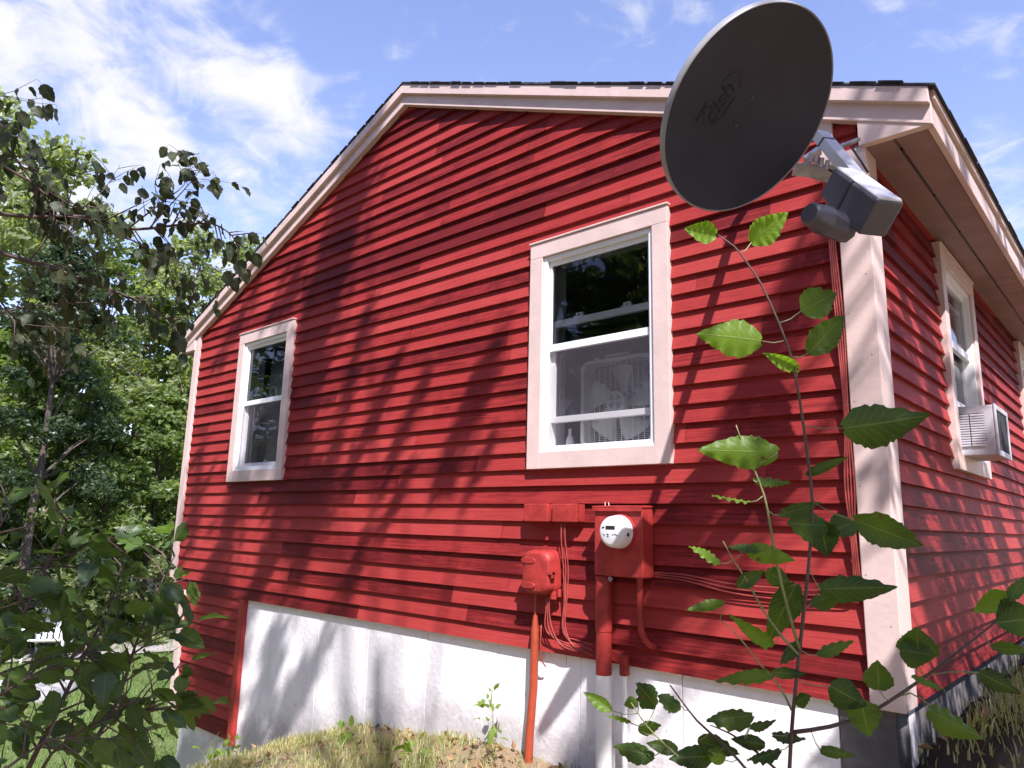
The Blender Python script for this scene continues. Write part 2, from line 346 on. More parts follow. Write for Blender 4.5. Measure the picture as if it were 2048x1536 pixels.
# window rectangles (outer edge of casing)
W2 = (-1.995, -1.008, 1.022, 2.452); W1 = (-5.745, -4.782, 1.022, 2.452)
SA = (1.395, 2.37, 1.062, 2.415); SB = (4.38, 5.35, 1.062, 2.415)
rn = random.Random(3)
def inset(h, d=.02): return (h[0]+d, h[1]-d, h[2]+d, h[3]-d)
g = MB()
lo = lambda z: max(XL+.02, PEAK-(4.125-z)/RS)
hi = lambda z: min(-.02, PEAK+(4.125-z)/RS)
siding(g, lambda x, d, z: (x, d, z), ZB, lo, hi, [inset(W1), inset(W2)], rn)
# the lower storey panel at the far left
rows2 = [-.010-.092*k for k in range(0, 13)][::-1]; rows2[0] = -1.17
siding(g, lambda x, d, z: (x, d+.004, z), rows2, lambda z: -6.44, lambda z: -5.29, [], rn)
hp(g.build('siding', M_sg))
g = MB()
SE = 9.0
siding(g, lambda y, d, z: (0-d, y, z), ZB[:26], lambda z: .02, lambda z: SE, [inset(SA), inset(SB)], rn)
hp(g.build('siding', M_sr))
# sheathing: walls behind the boards with true openings
def wall_with_holes(mb, a0, a1, z0, z1, d0, d1, holes, P):
    xs = sorted({a0, a1, *[h[0] for h in holes], *[h[1] for h in holes]}); zs = sorted({z0, z1, *[h[2] for h in holes], *[h[3] for h in holes]})
    for i in range(len(xs)-1):
        for j in range(len(zs)-1):
            xm, zm = (xs[i]+xs[i+1])/2, (zs[j]+zs[j+1])/2
            if any(h[0] < xm < h[1] and h[2] < zm < h[3] for h in holes): continue
            p = [P(xs[i], d0, zs[j]), P(xs[i+1], d0, zs[j]), P(xs[i+1], d1, zs[j]), P(xs[i], d1, zs[j]),
                 P(xs[i], d0, zs[j+1]), P(xs[i+1], d0, zs[j+1]), P(xs[i+1], d1, zs[j+1]), P(xs[i], d1, zs[j+1])]
            mb.hexa(p)
g = MB()
wall_with_holes(g, XL+.03, -.03, -.005, 2.5, .032, .13, [inset(W1, .09), inset(W2, .09)], lambda x, d, z: (x, d, z))
g.prism([(XL+.03, 2.502), (-.03, 2.502), (PEAK, 4.08)], 'y', .032, .13)
wall_with_holes(g, .135, SE, -.005, 2.5, .032, .13, [inset(SA, .09), inset(SB, .09)], lambda y, d, z: (-d, y, z))
g.box((XL+.03, .135, -.005), (XL+.12, SE, 2.5)); g.box((XL+.03, SE-.1, -.005), (-.03, SE-.002, 2.5))
g.prism([(XL+.03, 2.502), (-.03, 2.502), (PEAK, 4.08)], 'y', SE-.1, SE-.002)
g.box((-6.42, .034, -1.15), (-5.29, .14, -.012))
g.box((XL+.13, .14, -.02), (-.14, SE-.11, .05)); g.box((XL+.13, .14, 2.45), (-.14, SE-.11, 2.49))
hp(g.build('wall_frame', M_dark))
# foundation, in formwork panels
g = MB()
xj = [-6.30, -5.86, -5.42, -5.28, -4.72, -4.12, -3.50, -2.87, -2.24, -1.62, -1.0, -.262]
for a, b in zip(xj, xj[1:]):
    top = -1.14 if b <= -5.3 else -.006
    if abs(a+5.42) < .01: top = -1.14
    dd = rn.uniform(-.0025, .0025)
    g.box((a+.0015, .030+dd, -2.6), (b-.0015, .20, top))
g.box((-6.30, .206, -2.6), (-.03, .30, -.02))
fo = hp(g.build('foundation', M_conc, bevel=.004))
M_conc2 = mat('dark_concrete_with_shade', (.17, .155, .16), .9, .3, 5, .5, bdist=.01)  # dark grey: shade at the foot of the side wall put into the colour
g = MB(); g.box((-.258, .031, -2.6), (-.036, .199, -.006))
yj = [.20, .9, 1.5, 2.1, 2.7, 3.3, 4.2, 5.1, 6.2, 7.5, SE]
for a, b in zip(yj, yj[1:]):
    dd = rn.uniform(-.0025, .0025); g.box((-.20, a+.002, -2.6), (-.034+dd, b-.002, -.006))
fo = hp(g.build('foundation', M_conc2, bevel=.004), 'dark concrete foundation under the corner and side wall, wall-foot shade put into its colour')
g = MB(); g.box((-6.30, .3, -2.6), (-6.2, SE, -.03)); hp(g.build('foundation', M_conc))
# stain patch and peeling scraps on the foundation
# corner boards
g = MB()
g.box((-.118, -.018, .045-.055), (.018, .012, 2.446)); g.box((-.010, .0125, -.008), (.0175, .158, 2.446))
g.build_each('corner_board', M_trim, hp, bevel=.004)
g = MB(); g.box((XL, -.018, .0), (XL+.105, .012, 2.66)); g.box((XL, .0125, 0), (XL+.03, .14, 2.66)); g.build_each('corner_board', M_trim, hp, bevel=.004)
g = MB(); g.box((-6.475, -.014, -1.17), (-6.375, .016, -.015)); g.box((-6.475, .0165, -1.17), (-6.44, SE, -.016)); g.build_each('corner_board', M_trim, hp, bevel=.004)
g = MB(); g.box((-5.31, -.012, -1.20), (-5.225, .028, -.012)); hp(g.build('edge_board', M_red, bevel=.003), 'narrow upright red board ending the lower siding panel')
g = MB(); g.box((-.185, -.012, 2.38), (-.121, .01, 2.66)); hp(g.build('frieze_block', M_trim, bevel=.003))

def nails(spots, name='nail'):
    g = MB()
    for p, n in spots: p = Vector(p); n = Vector(n); g.tube([p-n*.002, p+n*.0006], .0035, 8)
    return g
M_nail = mat('rusty_nail', (.30, .20, .18), .7, .2, 20, 0)
g = nails([((-.10+.085*(k % 2), -.018, .12+.19*k+.01*(k % 3)), (0, -1, 0)) for k in range(12)]+[((.0175, .03+.1*(k % 2), .15+.2*k), (1, 0, 0)) for k in range(11)])
o = hp(g.build('nail_heads', M_nail)); o['kind'] = 'stuff'
# roof, rake boards, soffit
EV = .30
xr, xl = EV, 2*PEAK-EV
YF = -.055
def rake(mb, off0, off1, y0, y1):
    """board following both slopes between the lines rtop-off1 and rtop-off0"""
    for x0, x1 in ((xl, PEAK), (PEAK, xr)):
        a0, a1 = rtop(x0), rtop(x1)
        p = [(x0, y0, a0-off1), (x1, y0, a1-off1), (x1, y1, a1-off1), (x0, y1, a0-off1), (x0, y0, a0-off0), (x1, y0, a1-off0), (x1, y1, a1-off0), (x0, y1, a0-off0)]
        mb.hexa(p)
g = MB(); rake(g, .0, .078, -.068, -.0385); hp(g.build('rake_trim', M_trim, bevel=.003))
g = MB(); rake(g, .004, .166, -.038, .01); hp(g.build('rake_board', M_trim, bevel=.003))
g = MB()
for x0, x1, s in ((xl-.02, PEAK, 1), (PEAK, xr+.03, 1)):
    n = 60
    a0, a1 = rtop(x0), rtop(x1)
    p = [(x0, -.074, a0+.003), (x1, -.074, a1+.003), (x1, SE+.1, a1+.004), (x0, SE+.1, a0+.004), (x0, -.074, a0+.012), (x1, -.074, a1+.012), (x1, SE+.1, a1+.012), (x0, SE+.1, a0+.012)]
    g.hexa(p)
    # ragged shingle ends along the rake and the eave
    d = Vector((x1-x0, 0, a1-a0)); ln = d.length; d.normalize(); k = 0.0
    up = Vector((-d.z, 0, d.x));
    if up.z < 0: up = -up
    while k < ln-.13:
        e = rn.uniform(.000, .012); h = rn.uniform(.001, .007)
        a = Vector((x0, 0, a0+.0125))+d*k; b = a+d*rn.uniform(.10, .128)
        q = [a, b, b+up*h, a+up*h]
        g.hexa([(q[0].x, -.074-e, q[0].z), (q[1].x, -.074-e, q[1].z), (q[1].x, .2, q[1].z), (q[0].x, .2, q[0].z), (q[3].x, -.074-e, q[3].z), (q[2].x, -.074-e, q[2].z), (q[2].x, .2, q[2].z+.0), (q[3].x, .2, q[3].z)])
        k += .13
y = .2
while y < SE:
    e = rn.uniform(.0, .006); z = rtop(xr+.03)+.013
    g.box((xr-.10, y, z-.004), (xr+.032+e, y+rn.uniform(.29, .315), z+.002)); y += .32
hp(g.build('roof', M_shingle))
zs = 2.450
g = MB()   # horizontal soffit in two strips with a vent groove between, hidden backing above
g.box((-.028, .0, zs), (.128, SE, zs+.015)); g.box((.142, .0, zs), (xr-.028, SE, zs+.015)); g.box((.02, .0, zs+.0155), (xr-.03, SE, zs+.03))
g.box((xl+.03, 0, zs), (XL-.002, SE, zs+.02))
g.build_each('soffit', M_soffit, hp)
g = MB()
yy = .15
while yy < SE: g.box((.1285, yy, zs+.003), (.1415, yy+.6, zs+.0148)); yy += .62
hp(g.build('soffit_vent', M_black))
g = MB(); zt = rtop(xr)
g.box((xr-.027, -.0, zs-.010), (xr, SE, zt-.002)); hp(g.build('fascia', M_trim, bevel=.003))
g = MB(); g.box((xr+.001, -.03, zt-.045), (xr+.016, SE, zt-.003)); g.box((xl-.016, -.03, zt-.045), (xl-.001, SE, zt-.003)); g.box((xl, 0, zs-.012), (xl+.027, SE, zt-.002)); g.build_each('drip_edge', M_trim, hp)
# boxed return at the eave: the triangular board under the rake
g = MB()
def ret(s, c):
    X = lambda x: c+s*(x-c) if s < 0 else x
    P = [(-.004, zs-.006), (.292, zs-.006), (-.004, rtop(-.004)-.164)]
    if s < 0: P = [(2*PEAK-a, b) for a, b in P]
    g.prism(P, 'y', -.032, .008)
ret(1, 0); ret(-1, 0)
g.build_each('eave_return', M_trim, hp, bevel=.002)

# ------------------------------------------------------------------ windows
def window(P, R, kind, name_label):
    """R = outer rectangle of casing; P(a, d, z): a along the wall, d into the wall"""
    a0, a1, z0, z1 = R; cw = .098
    def bx(mb, A0, A1, D0, D1, Z0, Z1):
        p = [P(A0, D0, Z0), P(A1, D0, Z0), P(A1, D1, Z0), P(A0, D1, Z0), P(A0, D0, Z1), P(A1, D0, Z1), P(A1, D1, Z1), P(A0, D1, Z1)]
        mb.hexa(p)
    kind2 = 'g'
    c = MB()
    bx(c, a0, a0+cw, -.023, .03, z0, z1-cw-.001); bx(c, a1-cw, a1, -.023, .03, z0, z1-cw-.001)
    bx(c, a0+cw+.0005, a1-cw-.0005, -.0225, .03, z0, z0+cw); bx(c, a0, a1, -.023, .03, z1-cw, z1)
    bx(c, a0-.006, a1+.006, -.031, .02, z1+.001, z1+.012)
    cas = hp(c.build('window', M_trim, bevel=.002)); 
    if name_label: cas['label'] = name_label
    def sub(mb, nm, m, bev=.0015):
        o = mb.build(nm, m, bevel=bev); o.parent = cas; o.matrix_parent_inverse = cas.matrix_world.inverted() if False else Matrix.Identity(4); 
        o.matrix_parent_inverse = Matrix.Translation(house.location) @ Matrix.Translation(-house.location); return o
    i0, i1, j0, j1 = a0+cw+.002, a1-cw-.002, z0+cw+.002, z1-cw-.002
    f = MB()   # vinyl main frame
    fw = .028
    bx(f, i0, i0+fw, -.006, .10, j0, j1); bx(f, i1-fw, i1, -.006, .10, j0, j1)
    bx(f, i0+fw+.0005, i1-fw-.0005, -.0055, .10, j1-fw, j1); bx(f, i0+fw+.0005, i1-fw-.0005, -.009, .10, j0, j0+.034)
    bx(f, i0-.002, i1+.002, -.017, -.0065, j0-.002, j0+.012)
    sub(f, 'frame', M_white)
    k0, k1, m0, m1 = i0+fw+.001, i1-fw-.001, j0+.036, j1-fw-.001
    mid = m0+(m1-m0)*(.525 if kind != 'side' else .62)
    s = MB(); sw = .018   # upper sash, outer track
    bx(s, k0, k0+sw, .018, .046, mid-.03, m1); bx(s, k1-sw, k1, .018, .046, mid-.03, m1)
    bx(s, k0+sw, k1-sw, .0185, .0455, m1-.03, m1-.0005); bx(s, k0+sw, k1-sw, .0175, .0455, mid-.03, mid+.014)
    sub(s, 'sash', M_white)
    gl = MB(); gl.add([P(k0+sw, .031, mid+.014), P(k1-sw, .031, mid+.014), P(k1-sw, .031, m1-.03), P(k0+sw, .031, m1-.03)], [(0, 1, 2, 3) if kind2 == 'g' else (0, 1, 2, 3)]); sub(gl, 'glass', M_glass, 0)
    l = MB()     # lower sash, inner track
    up = {'big': .145, 'small': 0.0, 'side': .30}[kind]
    lz0, lz1 = m0+up, mid+.02+up
    bx(l, k0, k0+sw+.008, .050, .08, lz0, lz1); bx(l, k1-sw-.008, k1, .050, .08, lz0, lz1)
    bx(l, k0+sw+.008, k1-sw-.008, .0505, .0795, lz0, lz0+.036); bx(l, k0+sw+.008, k1-sw-.008, .0505, .0795, lz1-.034, lz1)
    if kind == 'big':
        bx(l, k0+sw+.008, k1-sw-.008, .055, .088, lz1+.0005, lz1+.008)
        for q in (.27, .74):
            qa = k0+(k1-k0)*q
            bx(l, qa-.035, qa+.035, .052, .088, lz1+.0085, lz1+.016); bx(l, qa-.025, qa-.012, .06, .082, lz1+.0165, lz1+.028); bx(l, qa+.012, qa+.025, .06, .082, lz1+.0165, lz1+.028); bx(l, qa-.025, qa+.025, .06, .082, lz1+.0285, lz1+.036)
    sub(l, 'sash', M_white)
    gl = MB(); gl.add([P(k0+sw+.008, .065, lz0+.036), P(k1-sw-.008, .065, lz0+.036), P(k1-sw-.008, .065, lz1-.034), P(k0+sw+.008, .065, lz1-.034)], [(0, 1, 2, 3)]); sub(gl, 'glass', M_glass, 0)
    if kind != 'side':
        sc = MB(); sc.add([P(k0+.004, .012, m0+.002), P(k1-.004, .012, m0+.002), P(k1-.004, .012, mid-.032), P(k0+.004, .012, mid-.032)], [(0, 1, 2, 3)]); sub(sc, 'screen', M_screen, 0)
        sf = MB(); bx(sf, k0, k0+.012, .006, .016, m0, mid-.031); bx(sf, k1-.012, k1, .006, .016, m0, mid-.031); [sub(x, 'screen_frame', M_white) for x in (lambda m: [m])(sf)] if False else sf.build_each('screen_frame', M_white, lambda o: (setattr(o, 'parent', cas), o)[1])
    # interior jamb liners, room side
    j = MB(); bx(j, i0-.004, i0+.012, .102, .21, j0-.02, j1+.02); bx(j, i1-.012, i1+.004, .102, .21, j0-.02, j1+.02); bx(j, i0+.0125, i1-.0125, .102, .24, j0-.02, j0+.02); bx(j, i0+.0125, i1-.0125, .102, .21, j1-.01, j1+.02)
    sub(j, 'inner_jamb', M_whited)
    return cas, (k0, k1, m0, m1, mid)
Pg = lambda a, d, z: (a, d, z); Ps = lambda a, d, z: (-d, a, z)
c2, d2 = window(Pg, W2, 'big', 'large double-hung window with its lower sash raised behind the screen')
c1, d1 = window(Pg, W1, 'small', 'double-hung window near the left end of the gable wall')
c3, d3 = window(Ps, SA, 'side', 'side wall window holding an air conditioner')
c4, d4 = window(Ps, SB, 'small', 'side wall window cut by the right edge of the photo')
# curtains / blind inside (part of the house interior)
def curtain(a0, a1, z0, z1, y, m, name, amp=.012, per=.05):
    g = MB(); n = int((a1-a0)/.008); vs = []
    for k in range(n+1):
        a = a0+(a1-a0)*k/n; d = y+amp*math.sin(a*2*math.pi/per)+amp*.5*math.sin(a*97)
        vs += [(a, d, z0), (a+.02*math.sin(k*.3), d, z1)]
    g.add(vs, [(2*k, 2*k+2, 2*k+3, 2*k+1) for k in range(n)])
    o = g.build(name, m, smooth=True); hp(o); mo = o.modifiers.new('t', 'SOLIDIFY'); mo.thickness = .002; return o
M_curt = mat('pale_green_curtain', (.32, .36, .34), .8, .2, 6, .2)
curtain(-5.68, -5.42, 1.05, 2.4, .30, M_curt, 'curtain')
M_blind = mat('beige_blind', (.40, .25, .20), .7, .15, 5, .1)
g = MB(); g.box((-.115, SA[0]+.13, 2.0), (-.108, SA[1]-.13, 2.30)); hp(g.build('blind', M_blind))

# ------------------------------------------------------------------ box fan in the window
def boxfan():
    k0, k1, m0, m1, mid = d2
    t = empty('box_fan', (-1.42, .20, m0)); tag(t, 'pale box fan with round hub standing inside behind the large window', 'fan')
    W, H, D = .50, .53, .10; x0 = -1.70; z0 = m0-.015
    M_fan = mat('pale_grey_fan_plastic', (.62, .68, .66), .5, .05, 5, .05)
    def rr(x0, x1, z0, z1, r, n=8):
        P = []
        for cx, cz, a in ((x1-r, z0+r, -90), (x1-r, z1-r, 0), (x0+r, z1-r, 90), (x0+r, z0+r, 180)):
            for k in range(n+1):
                q = math.radians(a+90*k/n); P.append((cx+r*math.cos(q), cz+r*math.sin(q)))
        return P
    o_, i_ = rr(x0, x0+W, z0, z0+H, .06), rr(x0+.022, x0+W-.022, z0+.022, z0+H-.022, .045)
    n = len(o_); g = MB(); ya, yb = .125, .125+D
    vs = [(x, ya, z) for x, z in o_]+[(x, ya, z) for x, z in i_]+[(x, yb, z) for x, z in o_]+[(x, yb, z) for x, z in i_]
    fs = []
    for k in range(n):
        j = (k+1) % n; fs += [(k, j, n+j, n+k), (2*n+k, 3*n+k, 3*n+j, 2*n+j), (k, 2*n+k, 2*n+j, j), (n+k, n+j, 3*n+j, 3*n+k)]
    g.add(vs, fs); o = g.build('frame', M_fan, bevel=.002); keep(o, t)
    g = MB()
    for k in range(1, 12):
        x = x0+.022+(W-.044)*k/12; g.tube([(x, ya+.006, z0+.02), (x, ya+.006, z0+H-.02)], .0022, 5)
    for k in range(1, 44):
        z = z0+.022+(H-.044)*k/44; g.tube([(x0+.02, ya+.010, z), (x0+W-.02, ya+.010, z)], .0011, 4)
    keep(g.build('grille', M_fan), t)
    cx, cz = x0+W/2, z0+H/2
    g = MB(); g.tube([(cx, ya-.004, cz), (cx, ya+.006, cz)], [.062, .066], 32); g.tube([(cx, ya+.03, cz), (cx, yb-.02, cz)], .045, 20)
    keep(g.build('hub', M_fan, bevel=.001), t)
    g = MB()
    for rr_ in (.018, .030, .042):
        for a0 in (20, 110, 200, 290):
            g.tube([(cx+rr_*math.cos(math.radians(a0+q)), ya-.005, cz+rr_*math.sin(math.radians(a0+q))) for q in range(0, 51, 10)], .0022, 5)
    keep(g.build('hub_slots', M_black), t)
    for b in range(5):
        g = MB(); vs = []
        for i in range(7):
            rr_ = .04+.19*i/6
            for j in range(5):
                an = 2*math.pi*b/5+(j/4-.5)*(.75+.1*i/6)+.3*i/6; vs.append((cx+rr_*math.cos(an), ya+.035+.045*j/4, cz+rr_*math.sin(an)))
        g.add(vs, [(i*5+j, i*5+j+1, (i+1)*5+j+1, (i+1)*5+j) for i in range(6) for j in range(4)])
        o = g.build('blade', M_fan, smooth=True); keep(o, t); o.modifiers.new('s', 'SOLIDIFY').thickness = .003
    g = MB(); zt = z0+H
    g.tube([(cx-.09, ya+.03, zt-.004), (cx-.075, ya+.03, zt+.022), (cx+.075, ya+.03, zt+.022), (cx+.09, ya+.03, zt-.004)], .008, 8)
    keep(g.build('handle', M_fan, smooth=True), t)
    g = MB(); g.tube([(x0+.10, ya+.03, zt-.002), (x0+.10, ya+.03, zt+.018)], [.022, .018], 16); keep(g.build('knob', M_fan), t)
boxfan()
# a small glass bottle on the sill
g = MB(); prof = [(.001, .024), (.05, .026), (.075, .020), (.09, .010), (.12, .009), (.13, .013)]
bz = d2[2]-.012
g.tube([(-1.80, .155, bz+h) for h, r in prof], [r for h, r in prof], 14)
o = g.build('bottle', M_lnbl, smooth=True); tag(o, 'small clear bottle on the inner sill beside the box fan', 'bottle')

# ------------------------------------------------------------------ air conditioner
def aircon():
    t = empty('window_air_conditioner', (.1, 1.74, 1.145)); tag(t, 'boxy off-white window air conditioner sticking out of the side wall window', 'air conditioner')
    y0, y1, z0, z1, X = 1.535, 1.955, 1.148, 1.437, .195
    g = MB(); g.box((-.20, y0+.004, z0), (X-.008, y1-.004, z1)); keep(g.build('cabinet', M_ac, bevel=.006), t)
    g = MB(); g.box((X-.0075, y0, z0-.004), (X+.004, y0+.028, z1+.004)); g.box((X-.0075, y1-.028, z0-.004), (X+.004, y1, z1+.004))
    g.box((X-.0075, y0+.0285, z0-.004), (X+.004, y1-.0285, z0+.03)); g.box((X-.0075, y0+.0285, z1-.026), (X+.004, y1-.0285, z1+.004))
    keep(g.build('rear_frame', M_ac, bevel=.003), t)
    g = MB(); g.box((X-.0077, y0+.029, z0+.031), (X-.004, y1-.029, z1-.027))
    for k in range(30):
        y = y0+.035+k*(y1-y0-.07)/29; g.box((X-.004, y, z0+.032), (X-.001, y+.002, z1-.028))
    keep(g.build('coil', M_acd), t)
    g = MB(); g.box((.006, y0-.0010, z0+.055), (.140, y0+.0035, z1-.045)); keep(g.build('vent_backing', M_acd), t)
    g = MB()
    for k in range(13):
        z = z0+.057+k*.0145
        g.hexa([(.006, y0-.0012, z), (.064, y0-.0012, z), (.064, y0-.0050, z-.004), (.006, y0-.0050, z-.004), (.006, y0-.0012, z+.008), (.064, y0-.0012, z+.008), (.064, y0-.0050, z+.003), (.006, y0-.0050, z+.003)])
        g.hexa([(.070, y0-.0012, z), (.140, y0-.0012, z), (.140, y0-.0050, z-.004), (.070, y0-.0050, z-.004), (.070, y0-.0012, z+.008), (.140, y0-.0012, z+.008), (.140, y0-.0050, z+.003), (.070, y0-.0050, z+.003)])
    keep(g.build('louvre', M_ac), t)
    g = MB(); g.box((-.03, SA[0]+.13, z0), (-.02, y0+.002, z1)); g.box((-.03, y1-.002, z0), (-.02, SA[1]-.13, z1))
    g.build_each('side_panel', M_white, lambda o: keep(o, t))
aircon()

# ------------------------------------------------------------------ utilities on the gable wall
def meter():
    t = empty('electric_meter', (-1.28, 0, .44)); tag(t, 'red painted meter box with a round white electric meter on its front', 'electric meter')
    x0, x1, z0, z1, D = -1.43, -1.13, .440, .795, .108
    g = MB(); g.box((x0, -D, z0), (x1, -.002, z1)); keep(g.build('meter_box', M_red, bevel=.006), t)
    g = MB(); g.hexa([(x0-.006, -D-.014, z1-.004), (x1+.005, -D-.014, z1-.004), (x1+.005, -.002, z1+.001), (x0-.006, -.002, z1+.001), (x0-.006, -D-.014, z1+.006), (x1+.005, -D-.014, z1+.006), (x1+.005, -.002, z1+.012), (x0-.006, -.002, z1+.012)])
    g.box((x0-.006, -D-.014, z1-.022), (x1+.005, -D-.010, z1-.0045))
    keep(g.build('lid', M_red, bevel=.002), t)
    cx, cz = -1.262, .668
    g = MB(); g.tube([(cx, -D+.0, cz), (cx, -D-.016, cz)], [.094, .090], 40); keep(autosmooth(g.build('ring', M_red)), t)
    g = MB(); g.tube([(cx, -D-.0165, cz), (cx, -D-.032, cz), (cx, -D-.075, cz), (cx, -D-.088, cz), (cx, -D-.093, cz)], [.086, .085, .079, .072, .060], 40)
    dome = keep(autosmooth(g.build('meter_head', M_head), 50), t)
    g = MB(); yf = -D-.0935
    g.box((cx-.030, yf-.0012, cz+.012), (cx+.026, yf, cz+.030))
    keep(g.build('display', M_black), t)
    g = MB()
    g.box((cx-.052, yf-.001, cz+.015), (cx-.047, yf+.002, cz+.026)); g.box((cx-.045, yf-.001, cz+.018), (cx-.038, yf+.001, cz+.024))
    for a, b, c_ in ((-.045, -.018, .006), (-.040, -.022, .004), (-.024, -.016, .012), (-.022, -.026, .010), (.010, -.018, .007), (.022, -.015, .010), (.034, -.020, .008)):
        g.box((cx+a, yf-.001, cz+b), (cx+a+c_, yf, cz+b+.005))
    keep(g.build('markings', M_black), t)
    g = MB(); g.tube([(cx+.078, -D-.055, cz-.012), (cx+.082, -D-.055, cz-.012)], .010, 12); keep(g.build('plug', M_black), t)
    g = MB(); g.hexa([(x0+.088, -D-.004, z0-.018), (x0+.108, -D-.004, z0-.030), (x0+.108, -D-.001, z0-.030), (x0+.088, -D-.001, z0-.018), (x0+.098, -D-.004, z0+.002), (x0+.120, -D-.004, z0-.010), (x0+.120, -D-.001, z0-.010), (x0+.098, -D-.001, z0+.002)])
    keep(g.build('seal_tag', M_soffit), t)
    g = MB()
    g.tube([(x0+.03, -.05, z1+.010), (x0+.03, -.05, z1+.03)], .002, 5); g.tube([(x0+.055, -.05, z1+.010), (x0+.052, -.05, z1+.028)], .002, 5)
    g.build_each('wire_stub', M_pvc, lambda o: keep(o, t))
    # service conduit: red above, bare white below
    cx, cy = -1.405, -.056
    t2 = empty('service_conduit', (cx, cy, -.6)); tag(t2, 'thick upright conduit, red above and white below, under the meter box', 'conduit')
    g = MB(); g.tube([(cx, cy, .435), (cx, cy, -.062)], .0415, 24); keep(autosmooth(g.build('painted_pipe', M_red)), t2)
    g = MB(); g.tube([(cx, cy, .435), (cx, cy, .155)], .0445, 24); keep(autosmooth(g.build('sleeve', M_red)), t2)
    g = MB(); g.tube([(cx, cy, -.063), (cx, cy, -.9)], .0412, 24); keep(autosmooth(g.build('white_pipe', M_pvc)), t2)
    # curved red pipe under the meter box
    g = MB(); g.tube([(-1.185, -.05, .44), (-1.185, -.05, .25), (-1.18, -.048, .18), (-1.165, -.04, .135), (-1.15, -.02, .115), (-1.14, .01, .10)], .018, 14)
    tag(autosmooth(g.build('conduit', M_red)), 'short curved red pipe leaving the right side of the meter box', 'conduit')
    # small sensor and thin white pipe
    t3 = empty('ground_conduit', (-1.30, -.03, -.6)); tag(t3, 'thin white pipe with a small red fitting on top beside the service conduit', 'conduit')
    g = MB(); g.box((-1.315, -.05, -.055), (-1.272, -.012, .05)); keep(g.build('fitting', M_red, bevel=.006), t3)
    g = MB(); g.tube([(-1.294, -.032, -.056), (-1.294, -.032, -.9)], .014, 12); keep(autosmooth(g.build('pipe', M_pvc)), t3)
    g = MB(); g.tube([(-1.300, -.035, .04), (-1.33, -.03, .048), (-1.37, -.02, .046)], .004, 8); keep(g.build('wire', M_redc, smooth=True), t3)
meter()
for x0, x1, lb in ((-1.975, -1.775, 'left one of two small red junction boxes under the large window'), (-1.760, -1.569, 'right one of two small red junction boxes, cables dropping from it')):
    t = empty('junction_box', ((x0+x1)/2, 0, .715)); tag(t, lb, 'junction box', 'small red junction boxes')
    g = MB(); g.box((x0, -.040, .715), (x1, -.002, .812)); keep(g.build('base', M_red, bevel=.004), t)
    g = MB(); g.box((x0-.003, -.058, .712), (x1-.02, -.0405, .815)); keep(g.build('cover', M_red, bevel=.005), t)
def nid():
    t = empty('cable_enclosure', (-1.84, 0, .31)); tag(t, 'rounded red utility box below the junction boxes, left of the meter', 'utility box')
    x0, x1, z0, z1 = -1.955, -1.735, .305, .555; r = .06
    P = []
    for cx, cz, a in ((x1-r, z0+r, -90), (x1-r, z1-r, 0), (x0+r, z1-r, 90), (x0+r, z0+r, 180)):
        for k in range(7):
            q = math.radians(a+90*k/6); P.append((cx+r*math.cos(q), cz+r*math.sin(q)))
    g = MB(); n = len(P); lay = [(-.002, 1), (-.045, 1), (-.046, .96), (-.088, .93), (-.104, .82), (-.108, .6)]
    mx_, mz_ = (x0+x1)/2, (z0+z1)/2; vs = []
    for y, s in lay: vs += [(mx_+(x-mx_)*s, y, mz_+(z-mz_)*s) for x, z in P]
    fs = [(l*n+k, l*n+(k+1) % n, (l+1)*n+(k+1) % n, (l+1)*n+k) for l in range(len(lay)-1) for k in range(n)]+[tuple(range((len(lay)-1)*n, len(lay)*n))]
    g.add(vs, fs); keep(autosmooth(g.build('cover', M_red), 40), t)
    for dz in (.062, -.075):
        g = MB(); c = (x0+.062, -.108, mz_+dz)
        q = [(c[0]+.036*math.cos(a)+(.018 if math.cos(a) > 0 else -.018), c[2]+.018*math.sin(a)) for a in [2*math.pi*k/20 for k in range(20)]]
        g.prism(q, 'y', -.112, -.098); keep(autosmooth(g.build('bump', M_red, bevel=.003)), t)
    g = MB(); g.box((x1-.055, -.105, mz_-.012), (x1+.012, -.065, mz_+.008)); g.box((x1-.002, -.10, mz_-.03), (x1+.012, -.07, mz_+.02)); keep(g.build('latch', M_red, bevel=.004), t)
    g = MB(); g.tube([(-1.765, -.03, .33), (-1.765, -.03, .285)], .022, 12); g.tube([(-1.725, -.03, .34), (-1.725, -.03, .30)], .012, 10); g.build_each('cable_gland', M_red, lambda o: keep(o, t))
nid()
g = MB(); g.tube([(-1.893, -.035, .185), (-1.893, -.035, .10), (-1.897, -.035, -.2), (-1.915, -.04, -.45), (-1.92, -.045, -.75)], [.012, .0235, .0235, .0235, .0235], 16)
g.tube([(-1.893, -.035, .31), (-1.893, -.035, .18)], .007, 8)
t = autosmooth(g.build('conduit', M_orange)); tag(t, 'orange plastic pipe rising from the grass below the rounded red box', 'conduit')
